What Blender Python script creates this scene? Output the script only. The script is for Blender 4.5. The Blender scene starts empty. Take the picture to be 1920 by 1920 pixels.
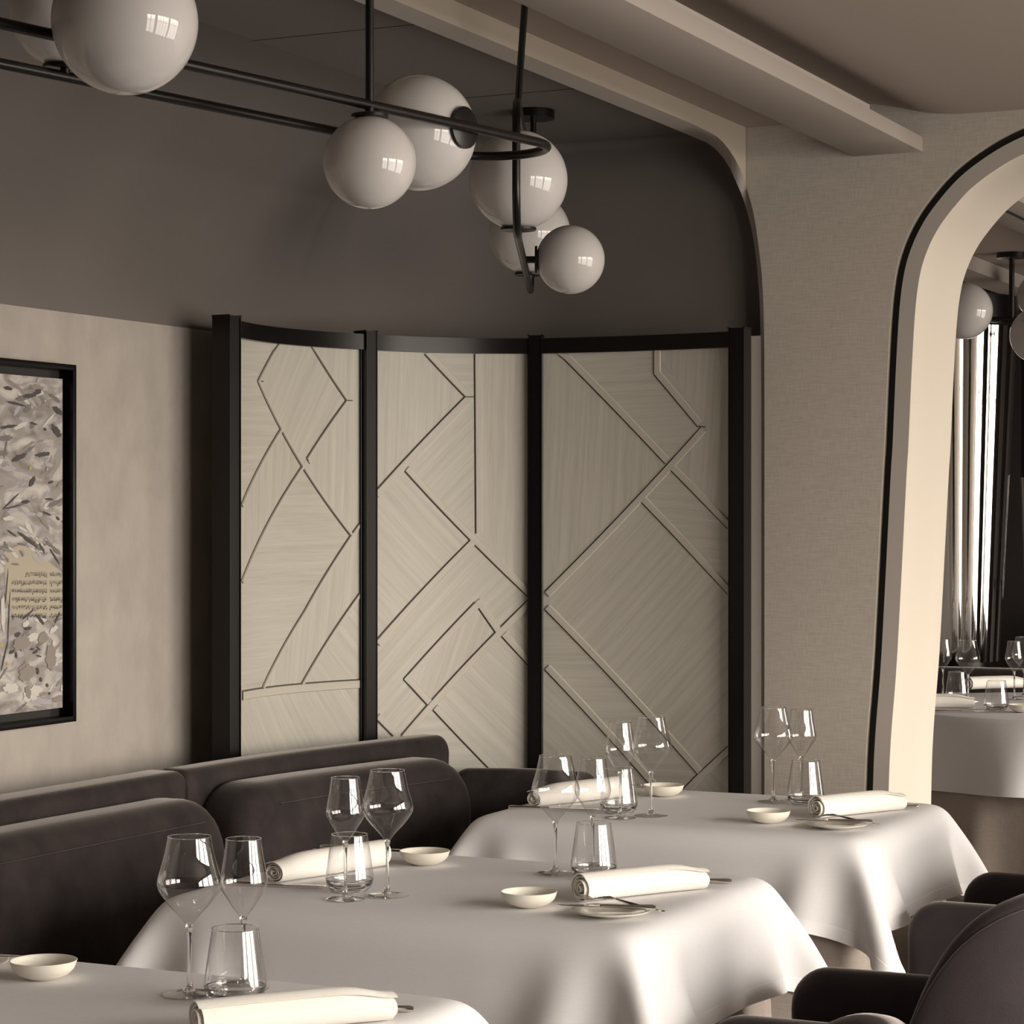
import bpy, bmesh, math, random
import numpy as np
from mathutils import Vector, Matrix

# ------------------------------------------------------------------ camera, world, lights, exposure
C = bpy.context.scene
F, A, H, HZ = 4450.0, math.radians(25.4), 1.46, 968.0
CA, SA = math.cos(A), math.sin(A)
cam = bpy.data.objects.new('camera', bpy.data.cameras.new('camera'))
C.collection.objects.link(cam)
cam.location = (0, 0, H)
cam.rotation_euler = (math.radians(90), 0, A)
cam.data.sensor_width = 36
cam.data.lens = F / 1920 * 36
cam.data.shift_y = (HZ - 960) / 1920
cam.data.clip_start = 0.05
C.camera = cam

wd = bpy.data.worlds.new('daylight')
C.world = wd
wd.use_nodes = True
nt = wd.node_tree
bg = nt.nodes['Background']
tc = nt.nodes.new('ShaderNodeTexCoord')
sx = nt.nodes.new('ShaderNodeSeparateXYZ')
rp = nt.nodes.new('ShaderNodeValToRGB')
mr = nt.nodes.new('ShaderNodeMapRange')
mr.inputs['From Min'].default_value = -1
mr.inputs['From Max'].default_value = 1
nt.links.new(tc.outputs['Generated'], sx.inputs[0])
nt.links.new(sx.outputs['Z'], mr.inputs['Value'])
nt.links.new(mr.outputs[0], rp.inputs[0])
nt.links.new(rp.outputs[0], bg.inputs['Color'])
e = rp.color_ramp.elements
e[0].position = 0.0; e[0].color = (0.30, 0.28, 0.26, 1)
e[1].position = 1.0; e[1].color = (1.0, 1.04, 1.15, 1)
for p, c in ((0.46, (0.48, 0.44, 0.40, 1)), (0.50, (0.95, 0.84, 0.70, 1)), (0.57, (1.12, 1.03, 0.92, 1)), (0.66, (1.28, 1.20, 1.09, 1))):
    k = e.new(p); k.color = c
bg.inputs['Strength'].default_value = 5.0

WX = 2.4                                     # plane of the window wall
def portal(y0, y1, z0, z1, x=WX + 0.12):
    ld = bpy.data.lights.new('window_daylight', 'AREA')
    ld.shape = 'RECTANGLE'
    ld.size, ld.size_y = y1 - y0, z1 - z0
    ld.cycles.is_portal = True
    o = bpy.data.objects.new('window_daylight', ld)
    o.location = (x, (y0 + y1) / 2, (z0 + z1) / 2)
    o.rotation_euler = (math.radians(90), 0, math.radians(90))
    C.collection.objects.link(o)
    return o

WINS = [(1.1, 2.2), (2.5, 4.1), (4.35, 6.0), (6.75, 8.4), (8.7, 10.5)]
WZ = (0.25, 2.42)
for a_, b_ in WINS:
    portal(a_, b_, WZ[0], WZ[1])

C.view_settings.view_transform = 'Standard'
C.view_settings.look = 'None'
C.view_settings.exposure = 1.86
C.view_settings.gamma = 1
C.view_settings.use_curve_mapping = False
C.cycles.max_bounces = 14
C.cycles.diffuse_bounces = 5
C.cycles.transparent_max_bounces = 24
C.cycles.use_denoising = True
C.cycles.sample_clamp_indirect = 6

# ------------------------------------------------------------------ helpers
def at(px, py, D):
    X = (px - 960) / F * D
    return Vector((X * CA - D * SA, X * SA + D * CA, H + (HZ - py) / F * D))

def tag(o, label=None, cat=None, group=None, kind=None):
    if label: o['label'] = label
    if cat: o['category'] = cat
    if group: o['group'] = group
    if kind: o['kind'] = kind
    return o

def empty(name, loc=(0, 0, 0), rz=0):
    o = bpy.data.objects.new(name, None)
    o.empty_display_size = 0.05
    o.location = loc
    o.rotation_euler = (0, 0, rz)
    C.collection.objects.link(o)
    return o

def mesh(name, vs, fs, mat, parent=None, smooth=False, loc=None):
    m = bpy.data.meshes.new(name)
    m.from_pydata([tuple(v) for v in vs], [], [tuple(f) for f in fs])
    mats = mat if isinstance(mat, (list, tuple)) else [mat]
    for q in mats: m.materials.append(q)
    if smooth:
        m.polygons.foreach_set('use_smooth', [True] * len(m.polygons))
    m.update()
    o = bpy.data.objects.new(name, m)
    C.collection.objects.link(o)
    if parent: o.parent = parent
    if loc is not None: o.location = loc
    return o

def fix(o, merge=1e-5, angle=None):
    bm = bmesh.new(); bm.from_mesh(o.data)
    bmesh.ops.remove_doubles(bm, verts=bm.verts, dist=merge)
    bmesh.ops.recalc_face_normals(bm, faces=bm.faces)
    bm.to_mesh(o.data); bm.free()
    if angle is not None:
        o.data.polygons.foreach_set('use_smooth', [True] * len(o.data.polygons))
        o.data.set_sharp_from_angle(angle=math.radians(angle))
    return o

def box(name, lo, hi, mat, parent=None, bevel=0.0, seg=2):
    bm = bmesh.new()
    bmesh.ops.create_cube(bm, size=1)
    lo, hi = Vector(lo), Vector(hi)
    for v in bm.verts:
        v.co = Vector([(lo[i] + hi[i]) / 2 + v.co[i] * (hi[i] - lo[i]) for i in range(3)])
    if bevel:
        bmesh.ops.bevel(bm, geom=list(bm.edges), offset=bevel, segments=seg, profile=0.5, affect='EDGES')
    me = bpy.data.meshes.new(name); bm.to_mesh(me); bm.free()
    me.materials.append(mat)
    o = bpy.data.objects.new(name, me); C.collection.objects.link(o)
    if parent: o.parent = parent
    if bevel:
        me.polygons.foreach_set('use_smooth', [True] * len(me.polygons))
        me.set_sharp_from_angle(angle=math.radians(40))
    return o

def lathe(name, prof, mat, parent=None, n=48, close=False, squash=1.0, loc=None):
    vs, fs = [], []
    for r, z in prof:
        for i in range(n):
            t = 2 * math.pi * i / n
            vs.append((max(r, 1e-5) * math.cos(t), max(r, 1e-5) * math.sin(t) * squash, z))
    L = len(prof)
    for j in range(L - 1 if not close else L):
        for i in range(n):
            a, b = j * n + i, j * n + (i + 1) % n
            k = (j + 1) % L
            fs.append((a, b, k * n + (i + 1) % n, k * n + i))
    o = mesh(name, vs, fs, mat, parent, True, loc)
    fix(o, 3e-5)
    o.data.polygons.foreach_set('use_smooth', [True] * len(o.data.polygons))
    return o

def spline(pts, n):
    P = np.array(pts, float)
    m = len(P)
    out = []
    for i in range(m - 1):
        p0 = P[max(i - 1, 0)]; p1 = P[i]; p2 = P[i + 1]; p3 = P[min(i + 2, m - 1)]
        for k in range(n):
            t = k / n
            out.append(0.5 * ((2 * p1) + (-p0 + p2) * t + (2 * p0 - 5 * p1 + 4 * p2 - p3) * t * t + (-p0 + 3 * p1 - 3 * p2 + p3) * t ** 3))
    out.append(P[-1])
    return [tuple(q) for q in out]

def tube(name, pts, r, mat, parent=None, n=12, closed=False):
    pts = [Vector(p) for p in pts]
    vs, fs = [], []
    L = len(pts)
    up = None
    for i, p in enumerate(pts):
        a = pts[(i - 1) % L] if (closed or i > 0) else p
        b = pts[(i + 1) % L] if (closed or i < L - 1) else p
        t = (b - a).normalized()
        if up is None:
            up = Vector((0, 0, 1)) if abs(t.z) < 0.9 else Vector((1, 0, 0))
        s = t.cross(up).normalized(); up2 = s.cross(t).normalized(); up = up2
        rr = r[i] if isinstance(r, (list, tuple)) else r
        for k in range(n):
            w = 2 * math.pi * k / n
            vs.append(p + s * math.cos(w) * rr + up2 * math.sin(w) * rr)
    for j in range(L if closed else L - 1):
        for k in range(n):
            q = (j + 1) % L
            fs.append((j * n + k, j * n + (k + 1) % n, q * n + (k + 1) % n, q * n + k))
    if not closed:
        fs.append(tuple(range(n))[::-1]); fs.append(tuple((L - 1) * n + k for k in range(n)))
    o = mesh(name, vs, fs, mat, parent, True)
    o.data.set_sharp_from_angle(angle=math.radians(50))
    return o

def copy_tree(o, parent=None):
    c = o.copy(); C.collection.objects.link(c); c.parent = parent
    for ch in list(o.children): copy_tree(ch, c)
    return c

# ------------------------------------------------------------------ materials
def mat(name, col, rough=0.6, metal=0.0, bump=0.0, bscale=200, stretch=(1, 1, 1), var=0.0, vscale=6, spec=0.5, sheen=0.0, coat=0.0):
    m = bpy.data.materials.new(name); m.use_nodes = True
    t = m.node_tree; b = t.nodes['Principled BSDF']
    b.inputs['Base Color'].default_value = (*col, 1)
    b.inputs['Roughness'].default_value = rough
    b.inputs['Metallic'].default_value = metal
    b.inputs['Specular IOR Level'].default_value = spec
    if sheen:
        b.inputs['Sheen Weight'].default_value = sheen
        b.inputs['Sheen Roughness'].default_value = 0.35
        b.inputs['Sheen Tint'].default_value = (0.72, 0.66, 0.63, 1)
    if coat:
        b.inputs['Coat Weight'].default_value = coat
        b.inputs['Coat Roughness'].default_value = 0.03
    if bump or var:
        g = t.nodes.new('ShaderNodeTexCoord'); mp = t.nodes.new('ShaderNodeMapping')
        mp.inputs['Scale'].default_value = stretch
        t.links.new(g.outputs['Object'], mp.inputs[0])
    if bump:
        n = t.nodes.new('ShaderNodeTexNoise'); n.inputs['Scale'].default_value = bscale; n.inputs['Detail'].default_value = 3
        t.links.new(mp.outputs[0], n.inputs['Vector'])
        u = t.nodes.new('ShaderNodeBump'); u.inputs['Strength'].default_value = bump; u.inputs['Distance'].default_value = 0.002
        t.links.new(n.outputs['Fac'], u.inputs['Height']); t.links.new(u.outputs[0], b.inputs['Normal'])
    if var:
        n = t.nodes.new('ShaderNodeTexNoise'); n.inputs['Scale'].default_value = vscale; n.inputs['Detail'].default_value = 5
        n.inputs['Roughness'].default_value = 0.6
        t.links.new(mp.outputs[0], n.inputs['Vector'])
        r = t.nodes.new('ShaderNodeValToRGB')
        r.color_ramp.elements[0].position = 0.3; r.color_ramp.elements[1].position = 0.7
        r.color_ramp.elements[0].color = (*[c * (1 - var) for c in col], 1)
        r.color_ramp.elements[1].color = (*[min(1, c * (1 + var)) for c in col], 1)
        t.links.new(n.outputs['Fac'], r.inputs[0]); t.links.new(r.outputs[0], b.inputs['Base Color'])
    return m

def weave(name, col, scale, var, rough=0.9, bump=0.25):
    """linen: two crossed stretched noises"""
    m = mat(name, col, rough, spec=0.2)
    t = m.node_tree; b = t.nodes['Principled BSDF']
    g = t.nodes.new('ShaderNodeTexCoord')
    outs = []
    for st in ((scale, scale, scale * 0.06), (scale * 0.06, scale * 0.06, scale)):
        mp = t.nodes.new('ShaderNodeMapping'); mp.inputs['Scale'].default_value = st
        t.links.new(g.outputs['Object'], mp.inputs[0])
        n = t.nodes.new('ShaderNodeTexNoise'); n.inputs['Scale'].default_value = 1; n.inputs['Detail'].default_value = 2
        t.links.new(mp.outputs[0], n.inputs['Vector']); outs.append(n.outputs['Fac'])
    a = t.nodes.new('ShaderNodeMath'); a.operation = 'ADD'
    t.links.new(outs[0], a.inputs[0]); t.links.new(outs[1], a.inputs[1])
    r = t.nodes.new('ShaderNodeMapRange'); r.inputs['From Min'].default_value = 0.7; r.inputs['From Max'].default_value = 1.3
    t.links.new(a.outputs[0], r.inputs['Value'])
    mx = t.nodes.new('ShaderNodeMix'); mx.data_type = 'RGBA'
    mx.inputs[6].default_value = (*[c * (1 - var) for c in col], 1)
    mx.inputs[7].default_value = (*[c * (1 + var) for c in col], 1)
    t.links.new(r.outputs[0], mx.inputs[0]); t.links.new(mx.outputs[2], b.inputs['Base Color'])
    u = t.nodes.new('ShaderNodeBump'); u.inputs['Strength'].default_value = bump; u.inputs['Distance'].default_value = 0.001
    t.links.new(a.outputs[0], u.inputs['Height']); t.links.new(u.outputs[0], b.inputs['Normal'])
    return m

def veneer(name, dark, light):
    m = mat(name, light, 0.5, spec=0.35)
    t = m.node_tree; b = t.nodes['Principled BSDF']
    g = t.nodes.new('ShaderNodeUVMap'); g.uv_map = 'grain'
    def noise(st, det, rg=0.6):
        mp = t.nodes.new('ShaderNodeMapping'); mp.inputs['Scale'].default_value = st
        t.links.new(g.outputs[0], mp.inputs[0])
        n = t.nodes.new('ShaderNodeTexNoise'); n.inputs['Scale'].default_value = 1
        n.inputs['Detail'].default_value = det; n.inputs['Roughness'].default_value = rg
        t.links.new(mp.outputs[0], n.inputs['Vector'])
        return n.outputs['Fac']
    fine = noise((9, 520, 1), 3)
    wide = noise((1.6, 62, 1), 5)
    a = t.nodes.new('ShaderNodeMath'); a.operation = 'MULTIPLY_ADD'; a.inputs[1].default_value = 0.42
    t.links.new(fine, a.inputs[0])
    w = t.nodes.new('ShaderNodeMath'); w.operation = 'MULTIPLY'; w.inputs[1].default_value = 0.58
    t.links.new(wide, w.inputs[0]); t.links.new(w.outputs[0], a.inputs[2])
    r = t.nodes.new('ShaderNodeValToRGB')
    r.color_ramp.elements[0].position = 0.30; r.color_ramp.elements[1].position = 0.66
    r.color_ramp.elements[0].color = (*dark, 1); r.color_ramp.elements[1].color = (*light, 1)
    t.links.new(a.outputs[0], r.inputs[0]); t.links.new(r.outputs[0], b.inputs['Base Color'])
    u = t.nodes.new('ShaderNodeBump'); u.inputs['Strength'].default_value = 0.15; u.inputs['Distance'].default_value = 0.0006
    t.links.new(fine, u.inputs['Height']); t.links.new(u.outputs[0], b.inputs['Normal'])
    return m

def thin_glass(name, tint=0.97, power=1.0, edge=0.55):
    """a thin blown wall: clear straight through, mirror-like towards the rim of the shape"""
    m = bpy.data.materials.new(name); m.use_nodes = True
    t = m.node_tree; t.nodes.clear()
    out = t.nodes.new('ShaderNodeOutputMaterial')
    lw = t.nodes.new('ShaderNodeLayerWeight'); lw.inputs['Blend'].default_value = 0.5
    p5 = t.nodes.new('ShaderNodeMath'); p5.operation = 'POWER'; p5.inputs[1].default_value = 3.2
    t.links.new(lw.outputs['Facing'], p5.inputs[0])
    mu = t.nodes.new('ShaderNodeMath'); mu.operation = 'MULTIPLY_ADD'; mu.inputs[1].default_value = 0.80; mu.inputs[2].default_value = 0.05 * power; mu.use_clamp = True
    t.links.new(p5.outputs[0], mu.inputs[0])
    p3 = t.nodes.new('ShaderNodeMath'); p3.operation = 'POWER'; p3.inputs[1].default_value = 3.0
    t.links.new(lw.outputs['Facing'], p3.inputs[0])
    mx = t.nodes.new('ShaderNodeMix'); mx.data_type = 'RGBA'
    mx.inputs[6].default_value = (tint, tint, tint, 1); mx.inputs[7].default_value = (edge, edge, edge, 1)
    tr = t.nodes.new('ShaderNodeBsdfTransparent'); gl = t.nodes.new('ShaderNodeBsdfGlossy')
    gl.inputs['Roughness'].default_value = 0.0
    ms = t.nodes.new('ShaderNodeMixShader')
    t.links.new(p3.outputs[0], mx.inputs[0]); t.links.new(mx.outputs[2], tr.inputs['Color'])
    t.links.new(mu.outputs[0], ms.inputs[0])
    t.links.new(tr.outputs[0], ms.inputs[1]); t.links.new(gl.outputs[0], ms.inputs[2])
    t.links.new(ms.outputs[0], out.inputs['Surface'])
    return m

M = {}
M['upper'] = mat('taupe_paint', (0.145, 0.129, 0.120), 0.85, var=0.04, vscale=3, spec=0.2)
M['alcove_ceiling'] = mat('taupe_ceiling_paint', (0.170, 0.155, 0.142), 0.85, spec=0.2)
M['wallpaper'] = mat('mottled_wallcovering', (0.375, 0.338, 0.303), 0.7, bump=0.3, bscale=120, stretch=(1, 1, 0.6), var=0.09, vscale=13, spec=0.3)
M['linen'] = weave('linen_wallcovering', (0.43, 0.39, 0.343), 420, 0.11)
M['cream'] = mat('cream_paint', (0.57, 0.515, 0.44), 0.6, spec=0.3)
M['header'] = mat('header_paint', (0.39, 0.335, 0.272), 0.6, spec=0.3)
M['casing'] = mat('grey_casing_paint', (0.40, 0.365, 0.33), 0.7, spec=0.3)
M['soffit'] = mat('soffit_paint', (0.36, 0.317, 0.28), 0.75, spec=0.2)
M['ceil'] = mat('ceiling_paint', (0.36, 0.305, 0.265), 0.8, spec=0.2)
M['gap'] = mat('black_shadow_gap', (0.006, 0.005, 0.005), 0.6)
M['carpet'] = mat('taupe_carpet', (0.10, 0.085, 0.075), 0.95, bump=0.6, bscale=400, var=0.2, vscale=60, spec=0.1)
M['darkwall'] = mat('dark_brown_wall', (0.035, 0.028, 0.026), 0.6, spec=0.3)
M['midwall'] = mat('grey_wall_panel', (0.20, 0.18, 0.17), 0.7)
M['blacklac'] = mat('black_lacquer', (0.0022, 0.0016, 0.0018), 0.30, spec=0.3)
M['iron'] = mat('blackened_metal', (0.0035, 0.0026, 0.0026), 0.32, spec=0.35)
M['velvet'] = mat('charcoal_velvet', (0.030, 0.0235, 0.0235), 0.8, bump=0.25, bscale=300, var=0.4, vscale=11, spec=0.15, sheen=0.5)
M['velvet_chair'] = mat('plum_grey_velvet', (0.032, 0.025, 0.026), 0.8, bump=0.25, bscale=300, var=0.2, vscale=8, spec=0.15, sheen=0.85)
M['cloth'] = weave('white_table_linen', (0.80, 0.785, 0.795), 900, 0.02, 0.85, 0.12)
M['table_linen'] = M['cloth'].copy(); M['table_linen'].name = 'hemmed_table_linen'
def hem(m, u0, v0):
    t = m.node_tree; b = t.nodes['Principled BSDF']
    uvn = t.nodes.new('ShaderNodeUVMap'); uvn.uv_map = 'UVMap'
    sp = t.nodes.new('ShaderNodeSeparateXYZ'); t.links.new(uvn.outputs[0], sp.inputs[0])
    ms = []
    for k, w in ((0, u0), (1, v0)):
        a = t.nodes.new('ShaderNodeMath'); a.operation = 'PINGPONG'; a.inputs[1].default_value = 0.5
        t.links.new(sp.outputs[k], a.inputs[0])
        c = t.nodes.new('ShaderNodeMapRange'); c.inputs['From Min'].default_value = w; c.inputs['From Max'].default_value = w * 0.93
        t.links.new(a.outputs[0], c.inputs['Value']); ms.append(c.outputs[0])
    mx = t.nodes.new('ShaderNodeMath'); mx.operation = 'MAXIMUM'; t.links.new(ms[0], mx.inputs[0]); t.links.new(ms[1], mx.inputs[1])
    src = b.inputs['Base Color'].links[0].from_socket
    mc = t.nodes.new('ShaderNodeMix'); mc.data_type = 'RGBA'; mc.inputs[7].default_value = (0.84, 0.82, 0.83, 1)
    t.links.new(mx.outputs[0], mc.inputs[0]); t.links.new(src, mc.inputs[6]); t.links.new(mc.outputs[2], b.inputs['Base Color'])
    bu = t.nodes.new('ShaderNodeBump'); bu.inputs['Strength'].default_value = 0.7; bu.inputs['Distance'].default_value = 0.0015
    t.links.new(mx.outputs[0], bu.inputs['Height']); t.links.new(b.inputs['Normal'].links[0].from_socket, bu.inputs['Normal'])
    t.links.new(bu.outputs[0], b.inputs['Normal'])
hem(M['table_linen'], 0.030 / 1.38, 0.030 / 1.155)
M['skirt'] = weave('sand_table_linen', (0.42, 0.36, 0.315), 500, 0.08)
M['napkin'] = weave('cream_napkin_linen', (0.90, 0.87, 0.81), 900, 0.03, 0.9, 0.2)
M['porcelain'] = mat('cream_porcelain', (0.84, 0.80, 0.70), 0.32, spec=0.5)
M['plate'] = mat('grey_white_porcelain', (0.62, 0.59, 0.52), 0.18, spec=0.6)
M['steel'] = mat('polished_steel', (0.74, 0.71, 0.66), 0.17, metal=1.0)
M['mirror'] = mat('polished_chrome', (0.68, 0.66, 0.64), 0.04, metal=1.0, bump=0.8, bscale=5, stretch=(1, 1, 0.15))
M['opal'] = mat('opal_glass', (0.50, 0.475, 0.465), 0.6, spec=0.1, coat=1.0)
M['veneer'] = veneer('limed_oak_veneer', (0.385, 0.364, 0.318), (0.54, 0.515, 0.458))
M['batten'] = veneer('limed_oak_batten', (0.43, 0.40, 0.35), (0.54, 0.505, 0.445))
M['groove_shade'] = mat('painted_groove_shade', (0.055, 0.048, 0.042), 0.8)  # groove shadow painted as a dark colour, nothing is cut in
M['wood'] = mat('dark_wood', (0.03, 0.02, 0.016), 0.45)
M['glass'] = thin_glass('clear_crystal', 0.99, 2.2, 0.84)
def solid_glass(name):
    m = mat(name, (1, 1, 1), 0.0)
    b = m.node_tree.nodes['Principled BSDF']
    b.inputs['Transmission Weight'].default_value = 1.0
    b.inputs['IOR'].default_value = 1.5
    return m
M['stem'] = solid_glass('solid_crystal')
M['base'] = solid_glass('thick_crystal')

# ------------------------------------------------------------------ SETTING
def struct(o):
    o['kind'] = 'structure'; return o

XL, ZC = -3.33, 2.52
YB, YW, YW2 = 6.17, 6.10, 6.52
Y0, Y9 = -2.4, 13.0
struct(box('floor', (XL - 0.1, Y0, -0.1), (WX + 0.1, Y9, 0.0), M['carpet']))
# left wall, lower wallcovering stands slightly proud of the painted upper wall
struct(box('wall_left', (XL - 0.1, Y0, 0.0), (XL, YB, 1.938), M['wallpaper']))
# upper wall: big cove to the ceiling on the left, rounded into the back wall
def upper():
    vs, fs = [], []
    R = 0.55
    plan = []                                          # (x, y, nx, ny, cove)
    for i in range(20):
        y = Y0 + (YB - R - Y0) * i / 19
        plan.append((XL - 0.004, y, 1, 0, 0.55))
    for i in range(1, 25):
        t = math.pi / 2 * i / 24
        plan.append((XL - 0.004 + R - R * math.cos(t), YB - R + R * math.sin(t), math.cos(t), -math.sin(t), 0.55 - 0.52 * (i / 24) ** 0.8))
    for i in range(1, 13):
        x = XL + R + (-1.95 - XL - R) * i / 12
        plan.append((x, YB, 0, -1, 0.03))
    prof_n = 16
    for (x, y, nx, ny, c) in plan:
        zs = ZC - c
        col = [(x, y, 0.0 if ny < -0.02 else 1.90), (x, y, 1.95)]
        for k in range(prof_n + 1):
            t = math.pi / 2 * k / prof_n
            col.append((x + nx * c * (1 - math.cos(t)), y + ny * c * (1 - math.cos(t)), max(1.951, zs) + (ZC - max(1.951, zs)) * math.sin(t)))
        vs += col
    m = prof_n + 3
    for i in range(len(plan) - 1):
        for k in range(m - 1):
            fs.append((i * m + k, (i + 1) * m + k, (i + 1) * m + k + 1, i * m + k + 1))
    o = mesh('wall_back', vs, fs, M['upper'], smooth=True)
    fix(o, 1e-4); o.data.polygons.foreach_set('use_smooth', [True] * len(o.data.polygons))
    return struct(o)
upper()
# alcove ceiling with fine panel joints
o = mesh('ceiling', [(XL, Y0, ZC), (-2.20, Y0, ZC), (-2.20, YB + 0.05, ZC), (XL, YB + 0.05, ZC)], [(0, 3, 2, 1)], M['alcove_ceiling'])
struct(o)
for k, y in enumerate((5.38, 4.53, 3.68)):
    struct(box('trim_%d' % (k + 1), (XL + 0.5, y - 0.0015, ZC - 0.0008), (-2.27, y + 0.0015, ZC + 0.001), M['gap']))
# ceiling strip between header and beam, and the coved main ceiling
prof = [(-2.195, 2.516), (-1.862, 2.516), (-1.862, 2.552)] + spline([(-1.862, 2.556), (-1.83, 2.553), (-1.76, 2.538), (-1.687, 2.520), (-1.6, 2.511), (-1.45, 2.510), (-1.2, 2.510)], 6) + [(WX, 2.510)]
def ext(name, prof, y0, y1, mt, smooth=None):
    vs = [(x, y0, z) for x, z in prof] + [(x, y1, z) for x, z in prof]
    n = len(prof)
    o = mesh(name, vs, [(i, i + 1, n + i + 1, n + i) for i in range(n - 1)], mt)
    if smooth: fix(o, 1e-5, smooth)
    return struct(o)
ext('ceiling_main', prof, Y0, YW + 0.01, M['ceil'], 35)
struct(box('ceiling_roof', (XL - 0.1, Y0, 2.70), (WX + 0.1, Y9, 2.8), M['ceil']))
# dropped beam with a narrow upstand (cove light ledge)
struct(box('trim_beam', (-1.89, Y0, 2.418), (-1.701, YW, 2.458), M['soffit'], bevel=0.002))
struct(box('trim_ledge', (-1.875, Y0, 2.458), (-1.712, 5.66, 2.474), M['soffit']))
# header over the alcove opening: reveal ribbon + face, rounded into the pillar
fr, bk, bb = [], [], []
def rb(f, b, c): fr.append(f); bk.append(b); bb.append(c)
def onx(px, py, x):
    r = (px - 960) / F; D = x / (r * CA - SA); v = at(px, py, D); return (v.x, v.y, v.z)
def ony(px, py, y):
    r = (px - 960) / F; D = y / (r * SA + CA); v = at(px, py, D); return (v.x, v.y, v.z)
for y in (Y0, 0, 2, 4, 5.2, 5.6, 5.7):
    rb((-2.192, y, 2.466), (-2.263, y, 2.466), (-2.30, y, 2.53))
arc = [(1332, 248.5), (1345, 256.5), (1357, 268), (1368, 282), (1378, 298), (1387, 315), (1394, 332), (1398.6, 350)]
inn = [at(1324, 267, 6.376), at(1341, 279, 6.39), at(1357, 297, 6.41), at(1370, 318, 6.43), at(1381, 343, 6.45), at(1389, 361, 6.46), at(1395, 377, 6.47), Vector(ony(1399.5, 392, 6.122))]
for (px, py), q in zip(arc, inn):
    f_ = onx(px, py, -2.192)
    rb((f_[0], min(f_[1], 6.098), f_[2]), tuple(q), (q.x - 0.02, YB + 0.01, q.z + 0.02))
down = spline([(1398.6, 350, 1399.5, 392), (1411, 393, 1409, 430), (1419, 439, 1417, 478), (1425, 487, 1421, 520), (1429, 530, 1424, 560), (1432, 610, 1426, 640), (1433, 760, 1427, 780), (1433, 1200, 1427, 1200), (1433, 1990, 1427, 1990)], 5)
fc = []
for i_, (a1, b1, a2, b2) in enumerate(down):
    p_ = ony(a1, b1, 6.0985); yq = 6.122 - 0.016 * min(1, i_ / 20)
    q_ = ony(a2, b2, yq)
    fc.append((p_[0], max(p_[2], 0.0)))
    if i_: rb((p_[0], 6.0985, max(p_[2], 0)), (q_[0], yq, max(q_[2], 0)), (q_[0] + 0.01, YB + 0.01, max(q_[2], 0)))
j0, j1 = Vector(ony(1407, HZ, 6.105)), Vector(ony(1426, HZ, 6.105))
struct(box('trim_lit_wall_strip', (j0.x, 6.105, 0), (j1.x + 0.006, 6.17, 1.95), M['casing']))  # added pale strip, stands in for the lit back wall beside the post
n = len(fr)
vs = fr + bk + bb
fs = [(i, i + 1, n + i + 1, n + i) for i in range(n - 1)] + [(n + i, n + i + 1, 2 * n + i + 1, 2 * n + i) for i in range(n - 1)]
o = mesh('trim_alcove_reveal', vs, fs, M['casing']); fix(o, 1e-6, 30); struct(o)
ys = [p for p in fr if p[0] <= -2.1919]
top = [(p[0], p[1], 2.53) for p in ys]
m_ = len(ys)
o = mesh('wall_header', ys + top, [(i, i + 1, m_ + i + 1, m_ + i) for i in range(m_ - 1)], M['header']); struct(o)

# pillar wall with arched doorway -------------------------------------------------
AX = -1.262
outl = [(-1.862, 0.0), (-1.859, 0.727), (-1.835, 1.1), (-1.811, 1.553), (-1.805, 1.65), (-1.796, 1.849), (-1.787, 1.999), (-1.776, 2.09), (-1.760, 2.155), (-1.731, 2.222), (-1.689, 2.285), (-1.616, 2.363), (-1.524, 2.425), (-1.434, 2.465), (-1.35, 2.482), (AX, 2.488)]
def offs(o_, d):
    """inset the arch outline by d towards the axis"""
    P = np.array(spline(o_, 6)); T = np.gradient(P, axis=0); T /= np.linalg.norm(T, axis=1)[:, None]
    N = np.stack([T[:, 1], -T[:, 0]], 1)
    Q = P + N * d
    Q[0, 1] = 0; Q[-1, 0] = AX
    return [tuple(q) for q in Q]
def full(h): return h + [(2 * AX - x, z) for x, z in h[-2::-1]]
E0 = full(offs(outl, 0.0)); E1 = full(offs(outl, 0.023)); E2 = full(offs(outl, 0.066))
def ring(name, P, Q, yP, yQ, mt):
    n = len(P)
    vs = [(x, yP, z) for x, z in P] + [(x, yQ, z) for x, z in Q]
    o = mesh(name, vs, [(i, i + 1, n + i + 1, n + i) for i in range(n - 1)], mt)
    fix(o, 1e-6, 30); return struct(o)
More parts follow.
